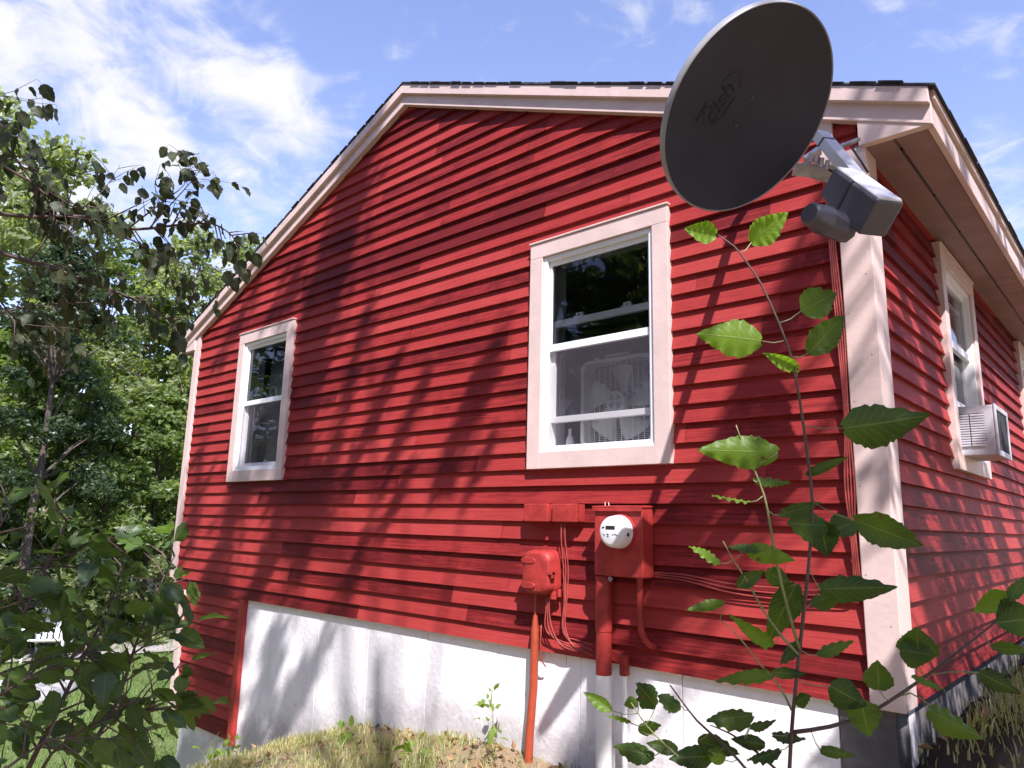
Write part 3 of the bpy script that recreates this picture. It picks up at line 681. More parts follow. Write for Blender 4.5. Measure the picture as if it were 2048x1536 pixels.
# cables
def cable(name, paths, r, label, m=M_redc, cat='cables'):
    g = MB()
    for P in paths:
        Q = []
        for i in range(len(P)-1):
            a, b = Vector(P[i]), Vector(P[i+1]); a0 = Vector(P[max(i-1, 0)]); b1 = Vector(P[min(i+2, len(P)-1)])
            for k in range(6):
                s = k/6; m0, m1 = (b-a0)/2, (b1-a)/2
                Q.append(a*(2*s**3-3*s*s+1)+m0*(s**3-2*s*s+s)+b*(-2*s**3+3*s*s)+m1*(s**3-s*s))
        Q.append(Vector(P[-1])); g.tube(Q, r, 7)
    return tag(g.build(name, m, smooth=True), label, cat)
cable('cable_bundle', [[(-1.700+o*.9, -.03, .72), (-1.69+o, -.030-abs(o), .62), (-1.685+o*1.3, -.022, .45), (-1.68+o*.7, -.03, .28), (-1.69+o*.8, -.03, .15), (-1.66+o*1.3, -.025, .075-o), (-1.60+o*2, -.02, .055-2*o), (-1.50, -.015, .04-o*2)] for o in (-.014, -.002, .012)], .0038, 'loose red painted cables dropping from the right junction box', cat='cables')
cable('cable_bundle', [[(-1.80+o, -.035, .30), (-1.80+o, -.04, .22), (-1.79+o*2, -.04, .13), (-1.75+o*2, -.03, .07-o), (-1.66, -.02, .04-o), (-1.55, -.015, .035+o)] for o in (-.012, .0, .012)]+[[(-1.86, -.02, .13), (-1.855, -.03, .02), (-1.85, -.025, -.05), (-1.835, -.005, -.09)]], .004, 'red cables curling down from the rounded utility box')
cable('coax_run', [[(-1.13, -.004, .452+o), (-.95, -.008, .445+o*1.4), (-.72, -.014, .41+o*2), (-.5, -.012, .40+o*2.4), (-.3, -.010, .41+o*2), (-.16, -.016, .44+o*3), (-.128, -.024, .49+o)] for o in (-.004, .006, .016)], .0036, 'red cables sagging sideways from the meter box to the corner board')
cable('coax_drop', [[(-.135-o, -.05-o, 2.30), (-.142-o, -.022, 2.2), (-.140-o, -.02, 1.95), (-.128-o*1.2, -.020, 1.6), (-.131-o*.6, -.02, 1.2), (-.128-o*1.5, -.02, .9), (-.134-o*.7, -.02, .7), (-.126-o, -.02, .47)] for o in (-.004, .005, .014, .022)], .0042, 'red cables running down beside the corner board')

# ------------------------------------------------------------------ satellite dish
def dish():
    t = empty('satellite_dish', (-.09, -.02, 2.2)); tag(t, 'large dark oval satellite dish with a pale rim at the house corner', 'satellite dish')
    Cc = Vector((-.134, -.924, 2.233)); n = Vector((.717, -.144, -.682)).normalized(); R = .386
    a = n.cross(Vector((0, 0, 1))).normalized(); b = n.cross(a)
    g = MB(); K = 96; rings = 14; vs = []
    prof = []
    for i in range(rings+1): q = i/rings; prof.append((R*.985*q, -.055*(1-q*q)))
    prof += [(R*.992, .004), (R, .002), (R*1.003, -.006), (R*1.002, -.024)]
    for i in range(rings, -1, -1): q = i/rings; prof.append((R*.975*q, -.055*(1-q*q)-.012))
    for rr, h in prof:
        for k in range(K):
            an = 2*math.pi*k/K; vs.append(Cc+a*(math.cos(an)*rr)+b*(math.sin(an)*rr)+n*h)
    P = len(prof)
    fs = [(i*K+k, i*K+(k+1) % K, (i+1)*K+(k+1) % K, (i+1)*K+k) for i in range(P-1) for k in range(K)]
    nin = rings*K
    # reflector front, rim and back are separate looks
    front = MB(); front.add(vs[:(rings+1)*K], fs[:nin]); keep(front.build('reflector', M_dishg, smooth=True), t)
    rest = MB(); rest.add(vs, fs[nin:]); keep(autosmooth(rest.build('rim', M_rim), 50), t)
    # lettering on the reflector, pressed flat dark letters
    def pt(u, v): # u along reading direction, v letter-up; both metres
        rr = math.hypot(u, v); return Cc+ex*u+ey*v+n*(-.055*(1-(rr/(R*.985))**2)+.0015)
    # reading direction and up direction measured from the photo
    def plane(u, v):
        d = pdir(u, v); return CAM+d*((Cc-CAM).dot(n)/d.dot(n))
    p1, p2 = plane(1436, 256), plane(1490, 178)
    ex = (p2-p1); ex -= n*ex.dot(n); ex.normalize(); ey = n.cross(ex)
    org = p1
    ou, ov = (org-Cc).dot(ex), (org-Cc).dot(ey)
    size = (p2-p1).length/1.75
    def text(s, sz, du, dv, name, shear=.0):
        cu = bpy.data.curves.new('txt', 'FONT'); cu.body = s; cu.size = sz; cu.shear = shear; cu.offset = sz*.012
        ob = bpy.data.objects.new('txt', cu); C.objects.link(ob); dg = bpy.context.evaluated_depsgraph_get()
        me = bpy.data.meshes.new_from_object(ob.evaluated_get(dg)); bpy.data.objects.remove(ob)
        for vv in me.vertices:
            vv.co = pt(ou+du+vv.co.x, ov+dv+vv.co.y)
        me.materials.clear(); me.materials.append(M_logo)
        o2 = bpy.data.objects.new(name, me); C.objects.link(o2); keep(o2, t); o2.modifiers.new('s', 'SOLIDIFY').thickness = .0008
    text('dish', size*1.05, -size*.02, -size*.1, 'lettering', .15)
    text('super', size*.38, -size*.30, size*.78, 'lettering')
    text('NETWORK', size*.17, size*.55, -size*.42, 'lettering')
    g = MB(); arc = []
    cu_, cv_ = ou+size*1.0, ov+size*.22
    
    for (ru, rv, a0, a1, th) in ((size*1.15, size*.62, -60, 75, .05), (size*1.15, size*.60, 118, 255, .05)):
        st = []
        for k in range(41):
            an = math.radians(a0+(a1-a0)*k/40); ww = math.sin(math.pi*k/40)*size*th+.0008
            st.append((pt(cu_+(ru+ww)*math.cos(an), cv_+(rv+ww)*math.sin(an)), pt(cu_+(ru-ww)*math.cos(an), cv_+(rv-ww)*math.sin(an))))
        vs2 = [q for s_ in st for q in s_]; g.add(vs2, [(2*k, 2*k+1, 2*k+3, 2*k+2) for k in range(40)])
    g.build_each('swoosh', M_logo, lambda o: keep(o, t))
    g = MB()
    for (du, dv) in ((.05, .05), (-.05, .05), (.05, -.05), (-.05, -.05)):
        q = Cc+a*du*1.1+b*dv*1.1+a*-.07+n*(-.0525); g.tube([q, q+n*.003], .006, 10)
    g.build_each('bolt', M_lnb, lambda o: keep(o, t))
    # feed arm
    p0, p1_ = at(1640, 270, 3.12), at(1722, 366, 2.92)
    def sq_tube(p0, p1, w_, h_, side):
        d = (p1-p0).normalized(); s_ = (side-d*side.dot(d)).normalized(); k_ = d.cross(s_)
        g.hexa([p0-s_*w_-k_*h_, p0+s_*w_-k_*h_, p0+s_*w_+k_*h_, p0-s_*w_+k_*h_, p1-s_*w_-k_*h_, p1+s_*w_-k_*h_, p1+s_*w_+k_*h_, p1-s_*w_+k_*h_])
    e1, e2, e3 = Vector((.587, -.307, -.749)).normalized(), Vector((.512, .857, .05)).normalized(), Vector((-.627, .413, -.661)).normalized()
    g = MB(); sq_tube(p0, p1_, .022, .032, -e3); keep(g.build('feed_arm', M_lnbl, bevel=.003), t)
    g = MB(); q0 = p0+(p1_-p0)*.16; q1 = p0+(p1_-p0)*.185; sq_tube(q0, q1, .0232, .0332, -e3); keep(g.build('arm_seam', M_black), t)
    # main feed housing
    B = Vector((.199, -.594, 1.912)); L1, L2, L3 = .300, .130, .146
    A = B-e1*L1
    def housing(o, f0, f1, mm, nm, s2=1.0, rise=0):
        g = MB()
        c0, c1 = A+e1*L1*f0, A+e1*L1*f1
        k = .82 if f0 == 0 else 1
        g.hexa([c0+e3*L3*k, c0+e2*L2+e3*L3*k, c1+e2*L2+e3*L3, c1+e3*L3, c0, c0+e2*L2, c1+e2*L2, c1])
        return keep(g.build(nm, mm, bevel=.010), t)
    housing(0, 0, .44, M_lnb, 'feed_housing'); housing(0, .45, 1, M_lnb, 'feed_housing')
    g = MB(); c0 = A+e3*.002; 
    g.hexa([c0+e1*.004+e2*.004, c0+e2*(L2-.004)+e1*.004, c0+e2*(L2-.004)+e1*(L1-.004), c0+e1*(L1-.004)+e2*.004]+[x-e3*.012+(e2*.006) for x in [c0+e1*.008, c0+e2*(L2-.018)+e1*.008, c0+e2*(L2-.018)+e1*(L1-.012), c0+e1*(L1-.012)]])
    keep(g.build('housing_cap', M_lnbl, bevel=.006), t)
    # second, smaller feed with a rounded mouth
    f0, f1 = at(1622, 428, 2.78), at(1692, 462, 2.9)
    fm = f0+(f1-f0)*.35; g = MB(); g.tube([f0, f0+(f1-f0)*.1, fm, f1], [.040, .050, .060, .052], 8); keep(g.build('small_feed', M_lnb, bevel=.006), t)
    g = MB(); g.tube([f0-(f1-f0).normalized()*.012, f0-(f1-f0).normalized()*.002], [.036, .044], 20); keep(autosmooth(g.build('feed_mouth', M_lnb)), t)
    g = MB(); g.tube([f1, at(1700, 440, 2.9), B-e1*.12+e3*L3*.8], .016, 8); keep(g.build('feed_link', M_black), t)
    # mount: bracket, mast, wall foot
    mc = Cc-n*.12+a*-.14
    foot = onY(1545, 290, -.02)
    g = MB(); g.tube([foot+Vector((0, .0, 0)), foot+Vector((0.0, -.16, -.0)), foot.lerp(mc, .6)+Vector((0, -.05, 0)), mc], .024, 14); keep(autosmooth(g.build('mast', M_galv)), t)
    g = MB(); g.box((foot.x-.05, -.026, foot.z-.10), (foot.x+.05, -.019, foot.z+.10)); g.box((foot.x-.03, -.10, foot.z-.012), (foot.x+.03, -.0265, foot.z+.012)); keep(g.build('wall_foot', M_galv, bevel=.002), t)
    # hardware peeping out behind the lower edge of the dish
    def plate(u0, v0, u1, v1, tt, th, wd):
        p, q = at(u0, v0, tt), at(u1, v1, tt); d = (q-p).normalized(); k_ = d.cross(n).normalized()
        g.hexa([p-k_*wd-n*th, q-k_*wd-n*th, q+k_*wd-n*th, p+k_*wd-n*th, p-k_*wd+n*th, q-k_*wd+n*th, q+k_*wd+n*th, p+k_*wd+n*th])
    g = MB(); plate(1588, 338, 1668, 345, 3.1, .004, .030); plate(1610, 322, 1640, 300, 3.1, .010, .02); plate(1622, 350, 1660, 360, 3.12, .01, .012); g.build_each('bracket', M_galv, lambda o: keep(o, t), bevel=.002)
    g = MB()
    for k in range(4):
        q = at(1620+k*11, 318+k*5, 3.05); g.tube([q, q+Vector((.01, -.01, .022))], [.012, .009], 8); g.tube([q+Vector((0, 0, -.015)), q], .008, 8)
    g.build_each('connector', M_galv, lambda o: keep(o, t))
    g = MB()
    pp = at(1640, 345, 3.15); g.tube([at(1634, 292, 3.1), at(1625, 310, 3.16), at(1650, 335, 3.1), at(1668, 345, 3.05)], .005, 6); g.tube([at(1704, 296, 3.15), at(1722, 322, 3.12), at(1736, 345, 3.1)], .005, 6)
    g.build_each('coax', M_black, lambda o: keep(o, t), smooth=True)
    # light stay bracket on the corner board
    g = MB(); q = at(1690, 288, 3.2); 
    g.tube([at(1683, 292, 3.25), at(1718, 279, 3.15)], .010, 8); g.tube([at(1686, 288, 3.25), at(1684, 302, 3.22), at(1700, 318, 3.1)], .007, 8)
    keep(g.build('stay', M_galv), t)
dish()

# ------------------------------------------------------------------ ground
def interp(x, xs, ys): return float(np.interp(x, xs, ys))
def hnoise(x, y):
    return .018*math.sin(x*5.1+1.3*y)+.014*math.sin(y*6.7-2.2*x+1)+.03*math.sin(.9*x+.5)*math.sin(1.1*y+2)
def ground_h(x, y):
    wall = interp(x, [-30, -20, -14, -9, -6.8, -5.6, -5.1, -4.85, -4.2, -3.6, -3.0, -2.6, -2.0, -1.2, -.3, .25, .8, 3, 12], [-2.0, -2.0, -1.95, -1.9, -1.8, -1.75, -1.50, -1.27, -.93, -.76, -.64, -.585, -.56, -.56, -.50, -.20, -.02, .2, .7])
    yy = max(0, -y)
    front = wall-.11*min(yy, 3)+(.10*yy if x > -5 else 0)*.3
    if x > -5: front -= .10*max(0, yy-.8)
    if y > 0:
        if x > -.2: front = wall+.03*min(y, 8)
        else: front = wall
    if x > -.03 and y > -.3:
        q = min(1, (y+.3)/.7); front += .13*q*q*(3-2*q)*max(0, 1-max(0, x-.3)/1.5)
    if x < -6.0:
        s = min(1, (-6.0-x)/3); front = front*(1-s)+(-1.92-.012*max(0, y))*s
    return front+hnoise(x, y)*(1 if abs(x) < 8 else .8)
def terrain():
    xs = sorted(set(list(np.arange(-8, 3, .12))+list(np.arange(-30, -8, .6))+list(np.arange(3, 30, 1.5))+[-400, -200, -100, -60, -40, 40, 80, 200, 400]))
    ys = sorted(set(list(np.arange(-4, 5, .12))+list(np.arange(5, 30, .8))+list(np.arange(-30, -4, 1.2))+[-400, -200, -100, -50, 45, 80, 200, 400]))
    vs = [(x, y, ground_h(x, y)) for y in ys for x in xs]; nx = len(xs)
    fs = [(j*nx+i, j*nx+i+1, (j+1)*nx+i+1, (j+1)*nx+i) for j in range(len(ys)-1) for i in range(nx-1)]
    me = bpy.data.meshes.new('ground'); me.from_pydata(vs, [], fs); me.polygons.foreach_set('use_smooth', [True]*len(me.polygons))
    m, nt, b = new_mat('patchy_lawn')
    tc = N(nt, 'ShaderNodeTexCoord'); sp = N(nt, 'ShaderNodeSeparateXYZ'); L(nt, tc.outputs['Object'], sp.inputs[0])
    n = N(nt, 'ShaderNodeTexNoise', i_Scale=1.6, i_Detail=8.0, i_Roughness=.65); L(nt, tc.outputs['Object'], n.inputs['Vector'])
    n2 = N(nt, 'ShaderNodeTexNoise', i_Scale=40.0, i_Detail=6.0, i_Roughness=.7); L(nt, tc.outputs['Object'], n2.inputs['Vector'])
    gr = N(nt, 'ShaderNodeMix', data_type='RGBA'); L(nt, n2.outputs[0], gr.inputs[0]); gr.inputs[6].default_value = (.060, .085, .030, 1); gr.inputs[7].default_value = (.19, .22, .09, 1)
    so_ = N(nt, 'ShaderNodeMix', data_type='RGBA'); L(nt, n2.outputs[0], so_.inputs[0]); so_.inputs[6].default_value = (.13, .09, .055, 1); so_.inputs[7].default_value = (.42, .31, .21, 1)
    # lawn to the left of the house, bare dry soil close in front
    lw = N(nt, 'ShaderNodeMapRange'); L(nt, mth(nt, 'ADD', sp.outputs[0], mth(nt, 'MULTIPLY', n.outputs[0], 3.)), lw.inputs[0]); lw.inputs[1].default_value = -3.2; lw.inputs[2].default_value = -4.6
    pt_ = N(nt, 'ShaderNodeMapRange'); L(nt, n.outputs[0], pt_.inputs[0]); pt_.inputs[1].default_value = .50; pt_.inputs[2].default_value = .64
    f = mth(nt, 'MAXIMUM', lw.outputs[0], mth(nt, 'MULTIPLY', pt_.outputs[0], .7))
    x = N(nt, 'ShaderNodeMix', data_type='RGBA'); L(nt, f, x.inputs[0]); L(nt, so_.outputs[2], x.inputs[6]); L(nt, gr.outputs[2], x.inputs[7])
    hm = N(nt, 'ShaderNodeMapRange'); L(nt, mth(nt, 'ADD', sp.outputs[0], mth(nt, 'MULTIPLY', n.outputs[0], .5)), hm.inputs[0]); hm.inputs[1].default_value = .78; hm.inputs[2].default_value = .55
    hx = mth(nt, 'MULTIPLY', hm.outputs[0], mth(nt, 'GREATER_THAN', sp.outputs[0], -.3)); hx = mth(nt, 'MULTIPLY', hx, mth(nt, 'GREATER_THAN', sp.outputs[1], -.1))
    x5 = N(nt, 'ShaderNodeMix', data_type='RGBA'); L(nt, hx, x5.inputs[0]); L(nt, x.outputs[2], x5.inputs[6]); x5.inputs[7].default_value = (.045, .032, .024, 1); x = x5  # dark band beside the side wall: shade painted into the soil colour
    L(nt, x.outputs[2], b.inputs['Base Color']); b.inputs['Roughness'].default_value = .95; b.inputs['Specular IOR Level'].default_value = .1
    bp = N(nt, 'ShaderNodeBump', i_Strength=.6, i_Distance=.03); L(nt, n2.outputs[0], bp.inputs['Height']); L(nt, bp.outputs[0], b.inputs['Normal'])
    me.materials.append(m)
    o = bpy.data.objects.new('ground', me); C.objects.link(o); tag(o, kind='structure')
terrain()

# ------------------------------------------------------------------ foliage tools (numpy)
def quads_mesh(name, V, F, tone, mt, smooth=False):
    me = bpy.data.meshes.new(name); me.from_pydata(V.tolist() if hasattr(V, 'tolist') else V, [], F.tolist() if hasattr(F, 'tolist') else F)
    a = me.attributes.new('tone', 'FLOAT', 'FACE'); a.data.foreach_set('value', np.asarray(tone, dtype=np.float32)); me.materials.append(mt)
    if smooth: me.polygons.foreach_set('use_smooth', [True]*len(me.polygons))
    return me
def leaf_cloud(P, size, rng, droop=.3, aspect=.62, tone=None):
    """folded pointed leaves (two faces each) at the points P"""
    n = len(P); d = rng.normal(size=(n, 3)); d[:, 2] = d[:, 2]*.6-droop; d /= np.linalg.norm(d, axis=1)[:, None]
    q = rng.normal(size=(n, 3)); q[:, 2] *= .55; s = np.cross(d, q); s /= np.linalg.norm(s, axis=1)[:, None]+1e-9
    up = np.cross(d, s); L_ = (size*rng.uniform(.6, 1.35, n))[:, None]; W = L_*aspect*.5
    base = P; tip = P+d*L_; midp = P+d*L_*.42
    l = midp+s*W+up*W*.35; r = midp-s*W+up*W*.35
    V = np.stack([base, l, tip, r], 1).reshape(-1, 3)
    i = np.arange(n)*4
    F = np.concatenate([np.stack([i, i+1, i+2], 1), np.stack([i, i+2, i+3], 1)], 0)
    tn = rng.random(n) if tone is None else tone
    return V, F, np.concatenate([tn, tn])
def crown_points(rng, n, h0, h1, rad, clumps=60, shape=1.0):
    """points spread through a lobed crown volume; returns clump centres too"""
    c = []
    while len(c) < clumps:
        z = rng.random(); r = rad*(math.sin(math.pi*min(1, max(.02, z**.8)))**.7)*(.55+.45*rng.random()); an = rng.random()*2*math.pi; rr = r*rng.random()**.4
        c.append((rr*math.cos(an), rr*math.sin(an), h0+(h1-h0)*z))
    c = np.array(c); k = rng.integers(0, clumps, n)
    sz = rng.uniform(.5, 1.1, clumps)*rad*.26
    p = rng.normal(size=(n, 3)); p /= np.linalg.norm(p, axis=1)[:, None]; p *= (rng.random(n)**.45)[:, None]
    p[:, 2] *= .45
    P = c[k]+p*sz[k][:, None]; P[:, 2] -= (p[:, 0]**2+p[:, 1]**2)*sz[k]*.35
    return P, c
def tree_mesh(seed, H, rad, h0f, n, leaf, lm, clumps=60, trunk_r=.16, lean=0.0):
    rng = np.random.default_rng(seed); rr = random.Random(seed)
    P, c = crown_points(rng, n, H*h0f, H, rad, clumps)
    V, F, T = leaf_cloud(P, leaf, rng)
    crown = quads_mesh('crown', V, F, T, lm)
    g = MB(); tp = [Vector((lean*k*k*.1+rr.uniform(-.08, .08)*k*.3, rr.uniform(-.08, .08)*k*.3, H*.92*k/8)) for k in range(9)]; tp[0] = Vector((0, 0, -.4))
    g.tube(tp, [trunk_r*(1-.11*k) for k in range(9)], 9)
    for q in c[::2]:
        z = min(q[2]*.8, H*.85); k = max(0, min(7, int(z/(H*.92)*8))); st = tp[k].lerp(tp[k+1], .5); e = Vector(q)
        m1 = st.lerp(e, .5)+Vector((0, 0, .12*(e-st).length*.5)); g.tube([st, m1, e], [trunk_r*.28, trunk_r*.16, trunk_r*.04], 5, cap=False)
    me = bpy.data.meshes.new('trunk'); me.from_pydata(g.v, [], g.f); me.materials.append(M_bark); me.polygons.foreach_set('use_smooth', [True]*len(me.polygons))
    return crown, me
def plant_tree(meshes, x, y, s=1, rz=0, label='', group=None, name='broadleaf_tree', cat='tree', z=None):
    crown, trunk = meshes; t = empty(name, (x, y, ground_h(x, y) if z is None else z)); t.scale = (s, s, s); t.rotation_euler = (0, 0, rz)
    a = bpy.data.objects.new('crown', crown); b = bpy.data.objects.new('trunk', trunk)
    for o in (a, b): C.objects.link(o); o.parent = t
    tag(t, label, cat, group); return t
LM_far = leaf_mat('bright_yellow_green_leaves', (.10, .140, .070), (.27, .30, .155), .42)
LM_mid = leaf_mat('green_leaves', (.050, .090, .030), (.19, .24, .085), .42)
LM_dark = leaf_mat('deep_green_leaves', (.018, .036, .018), (.055, .085, .035), .28)
T_a = tree_mesh(1, 12.5, 3.0, .22, 10500, .20, LM_far, 75, .15)
T_b = tree_mesh(2, 11.5, 3.0, .12, 11500, .19, LM_mid, 75, .17)
T_c = tree_mesh(3, 7.0, 2.3, .08, 9000, .17, LM_mid, 50, .09)
T_d = tree_mesh(4, 13.0, 2.8, .10, 14000, .17, LM_dark, 80, .18)
T_e = tree_mesh(5, 3.2, 1.7, .02, 5000, .14, LM_far, 30, .05)
grp = 'trees at the far edge of the lawn'
def far(u, dist):
    d = pdir(u, 1050); d.z = 0; d.normalize(); return CAM.x+d.x*dist, CAM.y+d.y*dist
spec = [(T_a, 20, 21.5, .98, 0.2, 'tall yellow green tree, highest crown at the left edge of the photo'),
        (T_a, -150, 22, 1.05, 1.2, 'tall yellow green tree cut by the left edge of the photo'),
        (T_d, 60, 16.5, .62, 2.2, 'dark green tree in front of the tall yellow green one at far left'),
        (T_b, 150, 25, .92, 2.0, 'mid green tree just right of the tallest one at the left'),
        (T_b, 245, 22, .88, .5, 'round green tree behind the hanging birch branch'),
        (T_a, 330, 21, .84, 4.0, 'light green tree rising above the lawn left of the house'),
        (T_a, 440, 20, .80, 5.0, 'light green tree touching the left roof slope of the house'),
        (T_b, 400, 27, .85, 1.0, 'tree deeper in the wood behind the light green one by the roof'),
        (T_c, 300, 19, .80, 2.6, 'bushy small tree at the lawn edge close to the house corner'),
        (T_c, 200, 18.5, .75, 1.6, 'bushy small tree at the lawn edge above the white chair'),
        (T_c, 110, 18, .85, .6, 'bushy small tree behind the white chair at the left'),
        (T_c, -30, 18, .9, 3.6, 'bushy small tree at the very left of the lawn edge'),
        (T_d, 200, 29, .75, .9, 'dark tree deep in the wood behind the white chair'),
        (T_d, 330, 31, .7, 1.9, 'dark tree deep in the wood next to the house corner'),
        (T_d, 20, 30, .9, 2.9, 'dark tree deep in the wood at the left edge')]
for ms, u, dist, s, rz, lb in spec:
    x, y = far(u, dist); plant_tree(ms, x, y, s, rz, lb, grp)
for i, (u, dist, s, lb) in enumerate([(330, 17.6, .55, 'low bright bush at the lawn edge beside the house corner'), (235, 17.9, .6, 'low bright bush at the lawn edge right of the white chair'), (150, 17.0, .5, 'low bush directly behind the white chair'), (60, 17.5, .6, 'low bush at the lawn edge left of the white chair'), (-20, 17, .7, 'low bush at the left edge behind the near shrub'), (400, 18.5, .8, 'bush hidden mostly behind the house corner')]):
    x, y = far(u, dist); plant_tree(T_e, x, y, s, i*1.3, lb, 'bushes along the lawn edge', 'bush', 'bush')
# a tree behind the house, its top above the eave at the right edge
plant_tree(T_a, -.2, 14.5, .62, .4, 'tree behind the house showing above the right eave', None)
# trees behind the photographer: seen in the window panes, and they dapple the walls
for i, (x, y, s, ms) in enumerate([(-9, -11, 1.0, T_b), (-14, -9, .9, T_d), (-5, -14, 1.0, T_a), (-19, -12, 1.0, T_b), (-1, -15, .9, T_d), (-11, -17, 1.2, T_a), (9, 5, .9, T_b), (11, 10, 1.0, T_d), (8, 15, 1.0, T_b), (12, 1, .9, T_d)]):
    plant_tree(ms, x, y, s, i*.9, ['green tree behind the photographer mirrored in the gable windows', 'dark tree mirrored in the small left window', 'yellow green tree mirrored in the gable windows', 'far green tree mirrored in the small left window', 'dark tree behind the photographer', 'tall tree behind the photographer mirrored in the glass', 'green tree facing the side wall', 'dark tree facing the side wall', 'green tree facing the far end of the side wall', 'dark tree to the right of the side wall'][i], 'trees outside the picture seen in the glass')

# ------------------------------------------------------------------ overhanging tree that dapples the walls
def overhang():
    rng = np.random.default_rng(21); t = empty('overhanging_tree', (5.2, -6.6, ground_h(5.2, -6.6)))
    tag(t, 'tree behind the photographer whose hanging twigs shade the red walls', 'tree')
    LMo = LM_dark; Vs, Fs, Ts, off = [], [], [], 0; tw = MB()
    hub = Vector((4.6, -6.2, 9.0))
    tw.tube([(5.2, -6.6, ground_h(5.2, -6.6)-.3), (5.1, -6.5, 3), (4.8, -6.3, 6.5), hub, (4.2, -6.0, 12)], [.24, .20, .16, .11, .04], 10)
    def stroke(p0, p1, wdt, n, t0, t1, leaf=.10):
        nonlocal off
        p0, p1 = Vector(p0), Vector(p1)
        a, b = p0+SUN*t0, p1+SUN*t1
        A, B_ = np.array(a), np.array(b); k = rng.random(n)[:, None]
        P = A+(B_-A)*k+rng.normal(size=(n, 3))*wdt*(.35+.65*np.sin(np.pi*np.clip(k, .05, .95)))
        P += np.array(SUN)*rng.normal(size=(n, 1))*.35
        rel = P-np.array(CAM); zc = rel@np.array(CF); xc = np.abs(rel@np.array(CR)); yc = np.abs(rel@np.array(CU))
        P = P[~((zc > 0) & (xc < zc*.80+.3) & (yc < zc*.62+.3))]
        if len(P) == 0: return a
        V, F, T = leaf_cloud(P, leaf, rng, droop=.8, aspect=.5)
        Vs.append(V); Fs.append(F+off); Ts.append(T); off += len(V)
        if len(P) > n*.7: tw.tube([a, a.lerp(b, .5)+Vector((0, 0, .05)), b], [.008, .006, .003], 5, cap=False)
        return a
    G = lambda u, v: onY(u, v); Sd = lambda u, v: onX(u, v)
    st = []
    def g_(u0, v0, u1, v1, w_, n, t0=None, t1=None, leaf=.10):
        if t0 is None:
            t0, t1 = (10.0, 8.8) if u0 < 720 else (7.6, 6.6)
            n = int(n*1.8); leaf = .125 if u0 < 720 else .075
            if u0 >= 720: n = int(n*1.5)
        st.append(stroke(G(u0, v0), G(u1, v1), w_, n, t0, t1, leaf))
    def s_(u0, v0, u1, v1, w_, n, t0=5.0, t1=4.6, leaf=.09): st.append(stroke(Sd(u0, v0), Sd(u1, v1), w_, n, t0, t1, leaf))
    # broad dark streak from the left roof slope down past the small window
    g_(735, 290, 690, 400, .12, 110); g_(705, 400, 655, 520, .12, 260); g_(680, 500, 630, 640, .12, 260); g_(640, 610, 600, 800, .13, 300); g_(610, 760, 570, 960, .11, 190); g_(600, 560, 540, 620, .08, 60)
    g_(650, 930, 600, 1120, .10, 170); g_(560, 1010, 520, 1150, .10, 110); g_(520, 560, 440, 700, .08, 40)
    # middle streaks
    g_(735, 610, 665, 900, .05, 90); g_(800, 700, 690, 960, .045, 80); g_(850, 740, 770, 960, .045, 70); g_(1000, 650, 930, 860, .055, 75); g_(960, 720, 900, 960, .05, 70); g_(920, 830, 870, 980, .035, 45); g_(820, 930, 760, 1060, .035, 45); g_(730, 1060, 690, 1190, .04, 45); g_(985, 860, 950, 960, .03, 30); g_(620, 900, 590, 1060, .05, 80)
    # left part, below the small window, the lower panel and the foundation
    g_(470, 1010, 420, 1160, .12, 160); g_(430, 1190, 400, 1420, .13, 330); g_(480, 1200, 440, 1460, .10, 160); g_(555, 1230, 500, 1500, .08, 160); g_(600, 1330, 540, 1500, .06, 110); g_(650, 1250, 620, 1340, .03, 40)
    g_(395, 900, 375, 1110, .09, 60); g_(560, 690, 520, 950, .10, 70); g_(500, 880, 470, 1000, .10, 70); g_(690, 350, 740, 300, .06, 40); g_(395, 1480, 350, 1530, .14, 180)
    # corner: faint dapples on the corner board and dark foot of the foundation
    g_(1745, 930, 1740, 990, .05, 30, 5, 5)
    g_(1735, 1440, 1715, 1560, .05, 160, 4.5, 4.4); g_(1760, 1480, 1740, 1580, .05, 120, 4.5, 4.4)
    # side wall: many narrow upright streaks
    for k in range(46):
        u = 1795+k*7.5+rng.uniform(-6, 6); v = rng.uniform(540, 1150); s_(u-12, v, u+14, v+rng.uniform(110, 260), .045, int(rng.integers(110, 190)), 5.2, 4.7)
    s_(1900, 1020, 1950, 1220, .12, 160); s_(1850, 640, 1870, 840, .10, 110); s_(1960, 1120, 2000, 1220, .10, 100)
    for k in range(9): # foot of the side wall and the ground beside it
        y = -.1+k*.45; st.append(stroke((.02, y, -.18), (.25, y+.45, -.18), .12, 420, 4.2, 4.0, .10))
    for k in range(3): st.append(stroke((.0-k*.06, -.05, -.2-.1*k), (.05, .2, -.45), .10, 260, 4.4, 4.2, .10))
    # shade over the near plants: only their left and upper leaves catch the sun
    for (u, v, d_, w_, n) in [(1680, 640, 1.32, .05, 60), (1760, 860, 1.3, .10, 130), (1640, 1080, 1.32, .10, 170), (1760, 1100, 1.3, .10, 160), (1600, 1280, 1.32, .11, 170), (1740, 1260, 1.3, .10, 140), (1780, 1400, 1.3, .11, 150), (1560, 1450, 1.3, .12, 170), (1400, 1500, 1.3, .10, 110), (1900, 1350, 1.25, .10, 90), (2020, 1290, 1.2, .08, 70), (1660, 1500, 1.3, .1, 120)]:
        q = at(u, v, d_); stroke(q, q+Vector((.05, .05, .1)), w_, n, 2.6, 2.9, .075)
    for k in range(10):
        q = at(rng.uniform(-150, 380), rng.uniform(960, 1560), rng.uniform(1.5, 2.0)); stroke(q, q+Vector((.1, .1, .1)), .13, 130, 3.2, 3.8, .09)
    for k in range(5):
        q = at(rng.uniform(-150, 430), rng.uniform(200, 700), rng.uniform(2.6, 3.1)); stroke(q, q+Vector((.1, .1, .1)), .2, 140, 3.6, 4.4, .10)
